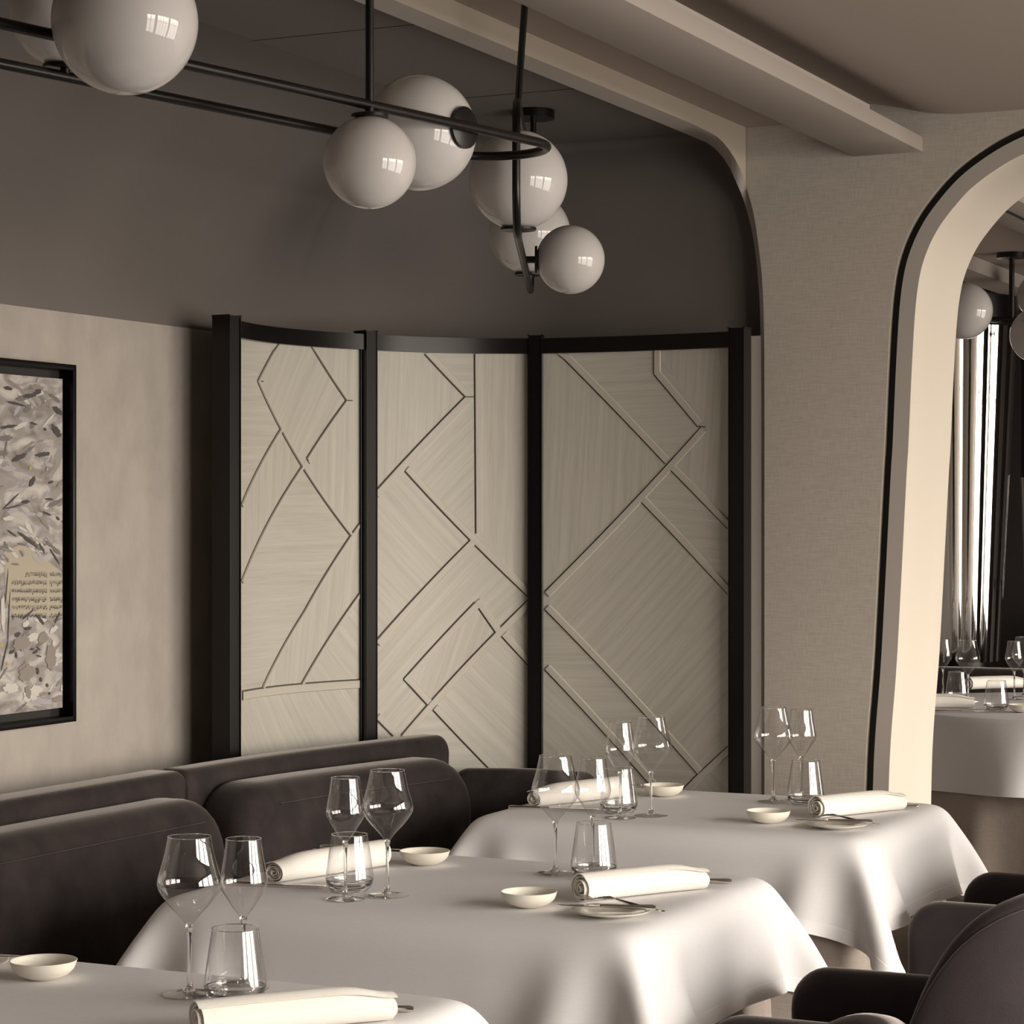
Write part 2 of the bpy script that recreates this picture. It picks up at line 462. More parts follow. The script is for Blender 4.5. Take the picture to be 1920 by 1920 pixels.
# wall face: strips between the tulip-curved left edge and the arch outline
leftz = sorted([(z, x) for x, z in fc] + [(2.44, -2.192), (2.516, -2.192), (2.64, -1.86)])
def xl(z):
    return float(np.interp(z, [q[0] for q in leftz], [q[1] for q in leftz])) if z <= 2.516 else -1.89
def arch_wall(name, E, y, xleft, ztop, mt):
    half = [q for q in E[:len(E) // 2 + 1]]
    zs = sorted(set([round(z, 5) for x, z in half] + [q[0] for q in leftz if q[0] < half[-1][1]]))
    hz = [q[1] for q in half]; hx = [q[0] for q in half]
    vs, fs = [], []
    for z in zs:
        x = float(np.interp(z, hz, hx))
        vs += [(xleft(z), y, z), (x, y, z), (2 * AX - x, y, z), (WX, y, z)]
    n = len(zs)
    for i in range(n - 1):
        for k in (0, 2): fs.append((4 * i + k, 4 * i + k + 1, 4 * i + k + 5, 4 * i + k + 4))
    zt = zs[-1]
    for (p, q) in ((xleft(zt), xleft(2.516)),):
        b0 = len(vs)
        vs += [(p, y, zt), (WX, y, zt), (WX, y, 2.516), (q, y, 2.516), (xleft(2.6), y, 2.516), (WX, y, ztop), (xleft(2.6), y, ztop)]
        fs += [(b0, b0 + 1, b0 + 2, b0 + 3), (b0 + 4, b0 + 2, b0 + 5, b0 + 6)]
    return struct(mesh(name, vs, fs, mt))
arch_wall('wall_end', E0, YW, xl, 2.63, M['linen'])
ring('trim_arch_gap_side', E0, E0, YW, YW + 0.02, M['cream'])
ring('trim_arch_gap', E0, E1, YW + 0.02, YW + 0.02, M['gap'])
ring('trim_arch_gap_inner', E1, E1, YW + 0.02, YW - 0.002, M['casing'])
ring('trim_arch_casing', E1, E2, YW - 0.002, YW - 0.002, M['casing'])
ring('trim_arch_reveal', E2, E2, YW - 0.002, YW2, M['cream'])
arch_wall('wall_end_back', E2, YW2, lambda z: XL, 2.63, M['linen'])

# window wall with mullioned openings ----------------------------------------------
segs = []
edges = [Y0] + [v for w in WINS for v in w] + [Y9]
bm = bmesh.new()
def bmbox(bm, lo, hi):
    r = bmesh.ops.create_cube(bm, size=1)['verts']
    for v in r:
        v.co = Vector([(lo[i] + hi[i]) / 2 + v.co[i] * (hi[i] - lo[i]) for i in range(3)])
bmbox(bm, (WX, Y0, 0), (WX + 0.12, Y9, WZ[0])); bmbox(bm, (WX, Y0, WZ[1]), (WX + 0.12, Y9, 2.8))
for i in range(0, len(edges), 2):
    bmbox(bm, (WX, edges[i], WZ[0]), (WX + 0.12, edges[i + 1], WZ[1]))
me = bpy.data.meshes.new('wall_right'); bm.to_mesh(me); bm.free(); me.materials.append(M['upper'])
o = bpy.data.objects.new('wall_right', me); C.collection.objects.link(o); struct(o)
for i, (a_, b_) in enumerate(WINS):
    bm = bmesh.new()
    k = max(2, round((b_ - a_) / 0.45))
    for j in range(k + 1):
        y = a_ + (b_ - a_) * j / k
        bmbox(bm, (WX + 0.03, y - 0.022, WZ[0]), (WX + 0.09, y + 0.022, WZ[1]))
    for z in (WZ[0] + 0.02, 1.80, WZ[1] - 0.02):
        bmbox(bm, (WX + 0.035, a_, z - 0.02), (WX + 0.085, b_, z + 0.02))
    me = bpy.data.meshes.new('window_%d' % (i + 1)); bm.to_mesh(me); bm.free(); me.materials.append(M['wood'])
    o = bpy.data.objects.new('window_%d' % (i + 1), me); C.collection.objects.link(o); struct(o)
struct(box('wall_rear', (XL - 0.1, Y0 - 0.1, 0), (WX + 0.1, Y0, 2.8), M['upper']))
# next room
struct(box('wall_far', (XL - 0.1, Y9, 0), (WX + 0.1, Y9 + 0.1, 2.8), M['darkwall']))
struct(box('wall_far_left', (XL - 0.1, YW2 + 0.005, 0), (XL, Y9, 2.8), M['midwall']))
struct(box('ceiling_far', (XL, YW2 + 0.005, 2.52), (WX, Y9, 2.6), M['ceil']))
struct(box('trim_far_beam', (-1.89, YW2 + 0.01, 2.418), (-1.701, Y9 - 0.01, 2.458), M['soffit'], bevel=0.002))
struct(box('trim_far_ledge', (-2.6, YW2 + 0.01, 2.46), (-2.45, Y9 - 0.01, 2.52), M['soffit']))
for k in range(7):
    y = 7.0 + k * 0.75
    struct(box('trim_slot_%d' % (k + 1), (-1.80, y, 2.4165), (-1.785, y + 0.65, 2.419), M['gap']))

# ------------------------------------------------------------------ FOLDING SCREEN
def mk_screen():
    root = empty('folding_screen', (-2.7, 5.7, 0))
    tag(root, 'tall three-panel folding screen with black frame and limed oak marquetry in the alcove', 'screen')
    inv = Matrix.Translation((2.7, -5.7, 0))
    ZT = 1.96
    P = []
    for px, py in ((425, 593), (686, 622), (1005, 630), (1387, 616)):
        D = F * (ZT - H) / (HZ - py)
        v = at(px, py, D); P.append(Vector((v.x, v.y)))
    def bm_obj(name, vs, fs, m, parent, smooth=False):
        base = inv if parent is root else Matrix.Identity(4)
        return mesh(name, [base @ Vector(v) for v in vs], fs, m, parent, smooth)
    # posts
    dirs = [(P[1] - P[0]), (P[2] - P[0]), (P[3] - P[1]), (P[3] - P[2])]
    for i, p in enumerate(P):
        d = dirs[i].normalized()
        w = 0.022 if i in (0, 3) else 0.0185
        dd = 0.026
        nrm = Vector((d.y, -d.x))
        bm = bmesh.new(); bmesh.ops.create_cube(bm, size=1)
        for v in bm.verts:
            q = p + d * v.co.x * 2 * w + nrm * v.co.y * 2 * dd
            v.co = Vector((q.x, q.y, 0.0 if v.co.z < 0 else ZT))
        bmesh.ops.bevel(bm, geom=list(bm.edges), offset=0.0025, segments=2, affect='EDGES')
        me = bpy.data.meshes.new('post'); bm.transform(inv); bm.to_mesh(me); bm.free(); me.materials.append(M['blacklac'])
        o = bpy.data.objects.new('post', me); C.collection.objects.link(o); o.parent = root
    sag = (0.065, 0.05, 0.028)
    ZI = {0: 0, 1: 0, 2: 0}
    crop = {0: (380, 560, 2.1338), 1: (380, 560, 2.1338), 2: (960, 560, 2.042)}
    lines = {
        0: [[(297, 175), (213, 330)], [(213, 330), (587, 948)], [(430, 190), (570, 407)], [(570, 407), (410, 640)],
            [(308, 517), (147, 825)], [(395, 665), (148, 1130)], [(622, 900), (587, 948), (400, 1250), (232, 1555)],
            [(622, 1180), (390, 1540)], [(150, 1572), (625, 1525)], [(213, 330), (237, 331)], [(570, 407), (597, 408)], [(410, 640), (423, 661)]],
        1: [[(885, 222), (1048, 393)], [(1048, 393), (682, 775)], [(1048, 393), (1085, 393)], [(1087, 222), (1092, 940)],
            [(805, 690), (1300, 1190)], [(1070, 965), (687, 1370)], [(1303, 1205), (790, 1747)], [(1087, 1215), (800, 1522)],
            [(800, 1522), (895, 1625)], [(1087, 1215), (1172, 1337)], [(687, 1680), (757, 1750)], [(1195, 1350), (1302, 1465)],
            [(918, 1645), (1135, 1870), (1200, 1937)], [(1087, 1215), (1087, 1250)], [(800, 1522), (833, 1522)]],
        2: [[(175, 205), (590, 632)], [(547, 197), (547, 290)], [(547, 290), (715, 490)], [(715, 490), (745, 491)],
            [(730, 490), (128, 1122)], [(605, 650), (829, 880)], [(495, 775), (829, 1130)], [(128, 1190), (715, 1820)],
            [(128, 1420), (540, 1870), (600, 1935)], [(829, 1715), (715, 1820), (620, 1915)]]}
    regs = {
        0: [([(297, 170), (430, 180), (570, 407), (410, 640), (395, 665), (213, 330)], 60),
            ([(140, 140), (297, 165), (213, 330), (308, 517), (140, 825)], 2),
            ([(308, 517), (395, 665), (140, 1130), (140, 825)], 86),
            ([(430, 180), (640, 190), (640, 900), (587, 948), (405, 670), (410, 640), (570, 407)], 88),
            ([(395, 665), (587, 948), (400, 1250), (232, 1555), (140, 1572), (140, 1130)], 1),
            ([(640, 890), (640, 1180), (390, 1545), (232, 1560), (400, 1250), (587, 948)], 84),
            ([(640, 1180), (640, 1530), (390, 1545)], -50)],
        1: [([(670, 210), (885, 210), (1048, 393), (670, 785)], 88),
            ([(885, 210), (1087, 210), (1087, 393), (1048, 393)], 0),
            ([(1087, 210), (1320, 210), (1320, 1205), (1092, 950)], 89),
            ([(1048, 393), (1087, 393), (1092, 955), (805, 690)], 45),
            ([(805, 660), (1100, 965), (1070, 965), (670, 1385), (670, 785)], -45),
            ([(1087, 1215), (1172, 1337), (895, 1625), (800, 1522)], 70),
            ([(1092, 940), (1320, 1205), (790, 1747), (670, 1700), (670, 1370)], 45),
            ([(918, 1645), (1135, 1870), (1200, 1937), (600, 1937), (790, 1745)], 3)],
        2: [([(110, 190), (175, 200), (595, 637), (110, 1130)], 87),
            ([(175, 190), (547, 190), (547, 290), (730, 490), (590, 640)], 2),
            ([(547, 180), (850, 180), (850, 890), (600, 650), (747, 490)], 86),
            ([(600, 650), (850, 890), (850, 1140), (495, 775)], -4),
            ([(495, 775), (850, 1150), (850, 1700), (715, 1820), (110, 1170)], 46),
            ([(110, 1180), (715, 1820), (640, 1935), (600, 1935), (110, 1400)], 1)]}
    dflt = (-55, -45, -42)
    def inpoly(x, y, poly):
        c = False
        j = len(poly) - 1
        for i in range(len(poly)):
            xi, yi = poly[i]; xj, yj = poly[j]
            if (yi > y) != (yj > y) and x < (xj - xi) * (y - yi) / (yj - yi) + xi: c = not c
            j = i
        return c
    for b in range(3):
        a0, a1 = P[b], P[b + 1]
        d = (a1 - a0); L = d.length; d = d / L; nrm = Vector((-d.y, d.x))        # away from viewer
        if nrm.y < 0: nrm = -nrm
        def S(s, off=0.0, sg=sag[b]):
            q = a0 + d * (s * L) + nrm * (sg * 4 * s * (1 - s))
            t = (d * L + nrm * (sg * 4 * (1 - 2 * s))).normalized()
            nn = Vector((-t.y, t.x))
            if nn.dot(nrm) < 0: nn = -nn
            q = q - nn * off
            return q
        def proj(x, y, z):
            X = x * CA + y * SA; D = -x * SA + y * CA
            return 960 + F * X / D, HZ - F * (z - H) / D
        def unproj(px, py):
            lo, hi = -0.05, 1.05
            for _ in range(40):
                m = (lo + hi) / 2; q = S(m)
                if proj(q.x, q.y, 1)[0] < px: lo = m
                else: hi = m
            q = S((lo + hi) / 2); D = -q.x * SA + q.y * CA
            return (lo + hi) / 2, H + (HZ - py) / F * D
        cx, cy, cs = crop[b]
        tocrop = lambda px, py: ((px - cx) * cs, (py - cy) * cs)
        ztop = 1.955 - 0.045; pw = 0.03 / L
        # top rail (curved) and bottom rail, inner bead
        NS = 24
        def strip(name, z0, z1, o0, o1, m, par, s0=pw * 0.4, s1=1 - pw * 0.4):
            vs, fs = [], []
            for i in range(NS + 1):
                s = s0 + (s1 - s0) * i / NS
                f_, k_ = S(s, o0), S(s, o1)
                vs += [(f_.x, f_.y, z0), (f_.x, f_.y, z1), (k_.x, k_.y, z1), (k_.x, k_.y, z0)]
            for i in range(NS):
                for k in range(4):
                    a = i * 4 + k; c2 = i * 4 + (k + 1) % 4
                    fs.append((a, c2, c2 + 4, a + 4))
            fs += [(0, 1, 2, 3), (NS * 4, NS * 4 + 3, NS * 4 + 2, NS * 4 + 1)]
            o = bm_obj(name, vs, fs, m, par); fix(o, 1e-6, 30); return o
        strip('top_rail', ztop, 1.952, 0.022, -0.022, M['blacklac'], root)
        strip('bottom_rail', 0.05, 0.11, 0.022, -0.022, M['blacklac'], root)
        # veneer panel
        NX, NZ = 56, 210
        z0 = 0.11
        vs, fs, uv = [], [], []
        for j in range(NZ + 1):
            z = z0 + (ztop - z0) * j / NZ
            for i in range(NX + 1):
                q = S(pw * 0.5 + (1 - pw) * i / NX, 0.004); vs.append((q.x, q.y, z))
        for j in range(NZ):
            for i in range(NX):
                a = j * (NX + 1) + i
                fs.append((a, a + 1, a + NX + 2, a + NX + 1))
        po = bm_obj('veneer_panel', vs, fs, M['veneer'], root, True)
        ul = po.data.uv_layers.new(name='grain')
        for fi, f in enumerate(fs):
            c_ = sum((Vector(vs[k]) for k in f), Vector()) / 4
            pc = tocrop(*proj(c_.x, c_.y, c_.z))
            ang, rid = dflt[b], 0
            for ri, (pg, an) in enumerate(regs[b]):
                if inpoly(pc[0], pc[1], pg): ang, rid = an, ri + 1; break
            ca_, sa_ = math.cos(math.radians(ang)), math.sin(math.radians(ang))
            for li, k in zip(po.data.polygons[fi].loop_indices, f):
                s_ = (pw * 0.5 + (1 - pw) * (k % (NX + 1)) / NX) * L; z_ = vs[k][2]
                ul.data[li].uv = (s_ * ca_ + z_ * sa_ + rid * 3.1 + b * 7, -s_ * sa_ + z_ * ca_ + rid * 1.7)
        # battens, each edged by a flat strip with the groove's shadow as colour
        for ln in lines[b]:
            pts = []
            for (x, y) in ln: pts.append(unproj(x / cs + cx, y / cs + cy))
            short = len(ln) == 2 and math.hypot(ln[0][0] - ln[1][0], ln[0][1] - ln[1][1]) < 45
            W = 0.0 if short else (0.009 if b == 0 else 0.019)
            if b == 0 and abs(ln[0][0] - 150) < 1: W = 0.022
            dense = []
            for (p_, q_) in zip(pts[:-1], pts[1:]):
                kk = max(2, int(math.hypot((p_[0] - q_[0]) * L, p_[1] - q_[1]) / 0.03))
                for t in range(kk): dense.append((p_[0] + (q_[0] - p_[0]) * t / kk, p_[1] + (q_[1] - p_[1]) * t / kk))
            dense.append(pts[-1])
            vs2, fs2, mi, uvs = [], [], [], []
            run = 0
            for i, (s, z) in enumerate(dense):
                a_, c_ = dense[max(i - 1, 0)], dense[min(i + 1, len(dense) - 1)]
                tx, tz = (c_[0] - a_[0]) * L, c_[1] - a_[1]
                l_ = math.hypot(tx, tz); tx /= l_; tz /= l_
                nx, nz = tz, -tx
                if nx < -1e-3 or (abs(nx) < 0.15 and nz > 0): nx, nz = -nx, -nz
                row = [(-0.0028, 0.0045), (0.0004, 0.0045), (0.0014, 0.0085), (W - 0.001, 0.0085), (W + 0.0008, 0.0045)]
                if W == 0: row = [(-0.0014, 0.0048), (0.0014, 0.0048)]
                for (w, off) in row:
                    ss = min(max(s + nx * w / L, pw * 0.5), 1 - pw * 0.5)
                    q = S(ss, off); zz = min(z + nz * w, ztop)
                    vs2.append((q.x, q.y, zz)); uvs.append((run, w))
                run += 0.03
            R = len(row)
            for i in range(len(dense) - 1):
                for k in range(R - 1):
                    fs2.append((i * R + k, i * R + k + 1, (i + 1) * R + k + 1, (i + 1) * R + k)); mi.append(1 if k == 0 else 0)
            bo = mesh('batten' if W else 'dark_tick', [inv @ Vector(v) for v in vs2], fs2, [M['batten'], M['groove_shade']], po)
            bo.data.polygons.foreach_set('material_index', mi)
            ul2 = bo.data.uv_layers.new(name='grain')
            for f in bo.data.polygons:
                for li, vi in zip(f.loop_indices, f.vertices): ul2.data[li].uv = uvs[vi]
        # inner bead around the panel
        for side in (0, 1):
            s = pw * 0.62 if side == 0 else 1 - pw * 0.62
            pts = [(*S(s, 0.008), z) for z in (0.11, ztop)]
            tube('bead', [inv @ Vector(p) for p in pts], 0.004, M['blacklac'], root, 8)
    return root
mk_screen()

# ------------------------------------------------------------------ PILLOW SHAPES (banquette, chairs)
def pillow(L, Hh, T, R, r, bulge=0.0, N=28):
    """rounded slab: s in 0..L, z in 0..Hh, y in -T/2..T/2 (front = +y)"""
    out = []
    def arcp(cx, cz, a0, a1, k):
        return [(cx + R * math.cos(a0 + (a1 - a0) * i / k), cz + R * math.sin(a0 + (a1 - a0) * i / k)) for i in range(k + 1)]
    def line(p, q, k): return [(p[0] + (q[0] - p[0]) * i / k, p[1] + (q[1] - p[1]) * i / k) for i in range(1, k)]
    pi = math.pi
    c = [arcp(L - R, Hh - R, pi / 2, 0, 8), arcp(L - R, R, 0, -pi / 2, 8), arcp(R, R, -pi / 2, -pi, 8), arcp(R, Hh - R, pi, pi / 2, 8)]
    for i in range(4):
        out += c[i]
        nxt = c[(i + 1) % 4][0]
        k = N if i in (1, 3) else 6
        out += line(c[i][-1], nxt, k)
    n = len(out)
    cen = []
    for s, z in out:
        m = min(R + 0.02, L / 2)
        cen.append((min(max(s, m), L - m), Hh / 2))
    rings = []
    for k in range(7):                                     # front edge
        ph = pi / 2 * k / 6
        rings.append((r * (1 - math.sin(ph)) if False else r * (1 - math.cos(ph)) , None, ph))
    vs = []
    def ringpts(inset, y, t):
        res = []
        for (s, z), (cs_, cz) in zip(out, cen):
            dx, dz = cs_ - s, cz - z; l = math.hypot(dx, dz) or 1
            q = min(inset / l, 1.0)
            s2, z2 = s + dx * q, z + dz * q
            s3, z3 = s2 + (cs_ - s2) * t, z2 + (cz - z2) * t
            res.append((s3, y, z3))
        return res
    R_ = []
    for t in (1.0, 0.66, 0.33): R_.append(ringpts(r, -T / 2, t))
    for k in range(7):
        ph = pi / 2 * k / 6; R_.append(ringpts(r * (1 - math.sin(ph)), -T / 2 + r * (1 - math.cos(ph)), 0))
    for k in range(7):
        ph = pi / 2 * (6 - k) / 6; R_.append(ringpts(r * (1 - math.sin(ph)), T / 2 - r * (1 - math.cos(ph)), 0))
    for t in (0.2, 0.45, 0.7, 1.0): R_.append(ringpts(r, T / 2 + bulge * math.sin(t * pi / 2), t))
    vs = [v for ring_ in R_ for v in ring_]
    fs = []
    for j in range(len(R_) - 1):
        for i in range(n):
            fs.append((j * n + i, j * n + (i + 1) % n, (j + 1) * n + (i + 1) % n, (j + 1) * n + i))
    return vs, fs

def bend(vs, path, base, tilt=0.0):
    """path: list of (x,y); vertices: s -> along, y -> front normal (right of travel), z up; tilt leans the top backwards"""
    P = [Vector(p) for p in spline(path, 8)]
    acc = [0]
    for a, b in zip(P[:-1], P[1:]): acc.append(acc[-1] + (b - a).length)
    out = []
    for s, y, z in vs:
        s = min(max(s, 0), acc[-1] - 1e-6)
        k = max(i for i in range(len(acc)) if acc[i] <= s); k = min(k, len(P) - 2)
        t = (s - acc[k]) / (acc[k + 1] - acc[k])
        p = P[k].lerp(P[k + 1], t)
        def tan(i):
            a = P[max(i - 1, 0)]; b = P[min(i + 1, len(P) - 1)]; return (b - a).normalized()
        d = tan(k).lerp(tan(k + 1), t).normalized(); nn = Vector((d.y, -d.x))
        q = p + nn * (y - tilt * z)
        out.append((q.x, q.y, base + z))
    return out
def plen(path):
    P = [Vector(p) for p in spline(path, 8)]
    return sum((b - a).length for a, b in zip(P[:-1], P[1:])) - 1e-4

def cushion(name, path, base, Hh, T, R, r, m, parent, bulge=0.0, tilt=0.0, off=(0, 0, 0)):
    vs, fs = pillow(plen(path), Hh, T, R, r, bulge)
    vs = bend(vs, path, base, tilt)
    vs = [(a - off[0], b - off[1], c - off[2]) for a, b, c in vs]
    o = mesh(name, vs, fs, m, parent, True)
    fix(o, 2e-5); o.data.polygons.foreach_set('use_smooth', [True] * len(o.data.polygons))
    return o

def banquette():
    off = (-3.0, 4.0, 0)
    root = empty('banquette', off)
    tag(root, 'long dark velvet banquette bench running under the painting to the screen', 'banquette')
    V = M['velvet']
    cushion('rear_back', [(-3.12, 1.6), (-3.12, 3.2), (-3.10, 4.66)], 0.30, 0.570, 0.12, 0.03, 0.03, V, root, off=off)
    cushion('rear_back', [(-3.085, 4.64), (-3.055, 5.10), (-2.94, 5.71)], 0.30, 0.572, 0.10, 0.026, 0.03, V, root, off=off)
    cushion('back_cushion', [(-2.985, 2.9), (-2.985, 3.8), (-2.965, 4.62)], 0.40, 0.425, 0.17, 0.13, 0.06, V, root, 0.015, 0.05, off=off)
    cushion('back_cushion', [(-2.955, 4.66), (-2.925, 5.0), (-2.80, 5.57)], 0.40, 0.435, 0.17, 0.13, 0.06, V, root, 0.015, 0.05, off=off)
    cushion('corner_back', [(-2.93, 5.79), (-2.75, 5.865), (-2.535, 5.87)], 0.30, 0.472, 0.07, 0.05, 0.03, V, root, off=off)
    for a_, b_ in ((1.6, 3.1), (3.11, 4.62), (4.63, 5.55)):
        cushion('seat_cushion', [(-2.77, a_), (-2.77, (a_ + b_) / 2), (-2.77, b_)], 0.32, 0.13, 0.36, 0.05, 0.05, V, root, off=off)
    box('plinth', (-3.14 - off[0], 1.6 - off[1], 0), (-2.62 - off[0], 5.6 - off[1], 0.32), M['velvet'], root, 0.01)
    # stitched seams along the top of both cushions
    for pth, zz in (([(-2.915, 3.0), (-2.915, 3.8), (-2.90, 4.50)], 0.775), ([(-2.885, 4.80), (-2.85, 5.05), (-2.755, 5.43)], 0.785)):
        pts = [(x - off[0] + 0.004, y - off[1], zz) for x, y in spline(pth, 8)]
        tube('seam', pts, 0.0016, V, root, 6)
    return root
banquette()

# ------------------------------------------------------------------ TABLES
TC = [(-2.033, 2.79), (-2.033, 4.11), (-2.033, 5.425)]
TW, TD, TZ = 0.99, 0.765, 0.748

def cloth_sim(w, d, ov, seed=1, steps=260):
    rng = np.random.default_rng(seed)
    sp = 0.0175
    nx, ny = int(round((w + 2 * ov) / sp)) + 1, int(round((d + 2 * ov) / sp)) + 1
    X, Y = np.meshgrid(np.linspace(-(w / 2 + ov), w / 2 + ov, nx), np.linspace(-(d / 2 + ov), d / 2 + ov, ny), indexing='ij')
    P = np.stack([X, Y, np.full_like(X, 0.003)], -1)
    P[..., 2] += rng.normal(0, 0.0004, X.shape)
    Q = P.copy()
    dx, dy = X[1, 0] - X[0, 0], Y[0, 1] - Y[0, 0]
    pin = (np.abs(X) < w / 2 - 0.05) & (np.abs(Y) < d / 2 - 0.05)
    P[pin, 2] = 0; Q[pin, 2] = 0
    wgt = np.where(pin, 0.0, 1.0)
    rr = 0.028
    def solve(i0, i1, rest, k):
        a, b = P[i0], P[i1]; wa, wb = wgt[i0], wgt[i1]
        dl = b - a; l = np.sqrt((dl ** 2).sum(-1)) + 1e-9; ws = wa + wb; ws[ws == 0] = 1
        c = (k * (l - rest) / l / ws)[..., None] * dl
        P[i0] += c * wa[..., None]; P[i1] -= c * wb[..., None]
    S_ = slice
    cons = []
    for st in (0, 1):
        cons.append(((S_(st, nx - 1, 2), S_(None)), (S_(st + 1, nx, 2), S_(None)), dx, 1.0))
        cons.append(((S_(None), S_(st, ny - 1, 2)), (S_(None), S_(st + 1, ny, 2)), dy, 1.0))
        dg = math.hypot(dx, dy)
        cons.append(((S_(st, nx - 1, 2), S_(0, ny - 1)), (S_(st + 1, nx, 2), S_(1, ny)), dg, 0.35))
        cons.append(((S_(st, nx - 1, 2), S_(1, ny)), (S_(st + 1, nx, 2), S_(0, ny - 1)), dg, 0.35))
    for hop, kk in ((2, 0.25), (4, 0.30)):
        for st in range(0, 2 * hop, hop):
            pass
        for st in range(hop):
            for h2 in (0, 1):
                lo = st + h2 * hop
                cons.append(((S_(lo, nx - hop, 2 * hop), S_(None)), (S_(lo + hop, nx, 2 * hop), S_(None)), dx * hop, kk))
                cons.append(((S_(None), S_(lo, ny - hop, 2 * hop)), (S_(None), S_(lo + hop, ny, 2 * hop)), dy * hop, kk))
    # equalise lengths of slices
    fixed = []
    for i0, i1, rest, k in cons:
        A_, B_ = P[i0].shape, P[i1].shape
        m0, m1 = min(A_[0], B_[0]), min(A_[1], B_[1])
        def cut(ix, m0, m1):
            out = []
            for s_, m_ in zip(ix, (m0, m1)):
                st = s_.start or 0; sp_ = s_.step or 1
                out.append(S_(st, st + m_ * sp_, sp_))
            return tuple(out)
        if m0 and m1: fixed.append((cut(i0, m0, m1), cut(i1, m0, m1), rest, k))
    g = -9.8; dt = 1 / 90.
    hw, hd = w / 2 - rr, d / 2 - rr
    for s in range(steps):
        V = (P - Q) * 0.965
        Q = P.copy()
        V[..., 2] += g * dt * dt
        n_ = np.sqrt((V ** 2).sum(-1))[..., None]; V *= np.minimum(1, 0.012 / (n_ + 1e-9))
        P += V * wgt[..., None]
        for it in range(14):
            for c in fixed: solve(*c)
            # rounded box (top edge radius rr), open below
            fl = 0.11 * np.clip(-P[..., 2] - 0.03, 0, 1)
            qx = np.clip(P[..., 0], -hw - fl, hw + fl); qy = np.clip(P[..., 1], -hd - fl, hd + fl); qz = np.minimum(P[..., 2], -rr)
            D = P - np.stack([qx, qy, qz], -1)
            l = np.sqrt((D ** 2).sum(-1)) + 1e-9
            ins = (l < rr) & (wgt > 0)
            core = ins & (l < 1e-6)
            f = np.where(ins, (rr - l) / l, 0)[..., None]
            P += D * f
            Q[ins] += (P[ins] - Q[ins]) * 0.25
    for _ in range(4):
        S0 = P.copy()
        S0[1:-1, 1:-1] = (P[:-2, 1:-1] + P[2:, 1:-1] + P[1:-1, :-2] + P[1:-1, 2:]) / 4
        P = P * 0.4 + S0 * 0.6
    return P, nx, ny, X, Y

def cloth_obj(P, nx, ny, thick=True):
    vs = P.reshape(-1, 3)
    fs = [(i * ny + j, (i + 1) * ny + j, (i + 1) * ny + j + 1, i * ny + j + 1) for i in range(nx - 1) for j in range(ny - 1)]
    o = mesh('tablecloth', [tuple(v) for v in vs], fs, M['table_linen'], None, True)
    uv = o.data.uv_layers.new(name='UVMap')
    co = np.zeros((len(o.data.loops), 2)); vi = np.zeros(len(o.data.loops), int); o.data.loops.foreach_get('vertex_index', vi)
    co[:, 0] = (vi // ny) / (nx - 1); co[:, 1] = (vi % ny) / (ny - 1)
    uv.data.foreach_set('uv', co.ravel())
    m = o.modifiers.new('smooth', 'SUBSURF'); m.levels = 1; m.render_levels = 1
    return o

Pn, nx_, ny_, _, _ = cloth_sim(TW, TD, 0.195)
skirt_n = 240
def skirt_mesh(w, d, z1, wav):
    vs, fs = [], []
    R = 0.05
    per = []
    def seg(p, q, k): return [(p[0] + (q[0] - p[0]) * i / k, p[1] + (q[1] - p[1]) * i / k) for i in range(k)]
    cs_ = [(w / 2 - R, d / 2 - R, 0), (-w / 2 + R, d / 2 - R, 90), (-w / 2 + R, -d / 2 + R, 180), (w / 2 - R, -d / 2 + R, 270)]
    for i, (x, y, a) in enumerate(cs_):
        ar = [(x + R * math.cos(math.radians(a + t)), y + R * math.sin(math.radians(a + t)), math.radians(a + t)) for t in range(0, 91, 10)]
        per += ar
        nx2 = cs_[(i + 1) % 4]; q = (nx2[0] + R * math.cos(math.radians(nx2[2])), nx2[1] + R * math.sin(math.radians(nx2[2])))
        for k in range(1, 40):
            per.append((ar[-1][0] + (q[0] - ar[-1][0]) * k / 40, ar[-1][1] + (q[1] - ar[-1][1]) * k / 40, math.radians(a + 90)))
    n = len(per)
    zs = [z1, z1 - 0.006, z1 - 0.03, 0.6, 0.45, 0.3, 0.15, 0.004]
    for z in zs:
        am = max(0, (z1 - 0.06 - z)) * wav
        for i, (x, y, a) in enumerate(per):
            o_ = (-0.045 if z == z1 else -0.022 if z == z1 - 0.006 else -0.008) + am * (0.5 + 0.5 * math.sin(i * 0.33 + 1.3 * math.sin(i * 0.11)))
            vs.append((x + math.cos(a) * o_, y + math.sin(a) * o_, z))
    for j in range(len(zs) - 1):
        for i in range(n): fs.append((j * n + i, j * n + (i + 1) % n, (j + 1) * n + (i + 1) % n, (j + 1) * n + i))
    fs.append(tuple(range(n)))
    return vs, fs
svs, sfs = skirt_mesh(TW - 0.015, TD - 0.015, 0.739, 0.05)
where = ['nearest the camera at the lower left', 'in the middle of the row', 'farthest in the row beside the pillar']
def make_table():
    root = empty('dining_table', (0, 0, 0))
    o = mesh('table_skirt', svs, sfs, M['skirt'], root, True); o.data.set_sharp_from_angle(angle=math.radians(50))
    tag(o, 'floor-length sand coloured linen skirt')
    box('tabletop', (-TW / 2 + 0.06, -TD / 2 + 0.06, 0.715), (TW / 2 - 0.06, TD / 2 - 0.06, 0.738), M['wood'], root, 0.004)
    lathe('pedestal', [(0.001, 0.0), (0.24, 0.0), (0.24, 0.02), (0.05, 0.04), (0.04, 0.10), (0.04, 0.66), (0.12, 0.715), (0.001, 0.715)], M['wood'], root, 24)
    return root
tb = make_table(); cl = cloth_obj(Pn, nx_, ny_)
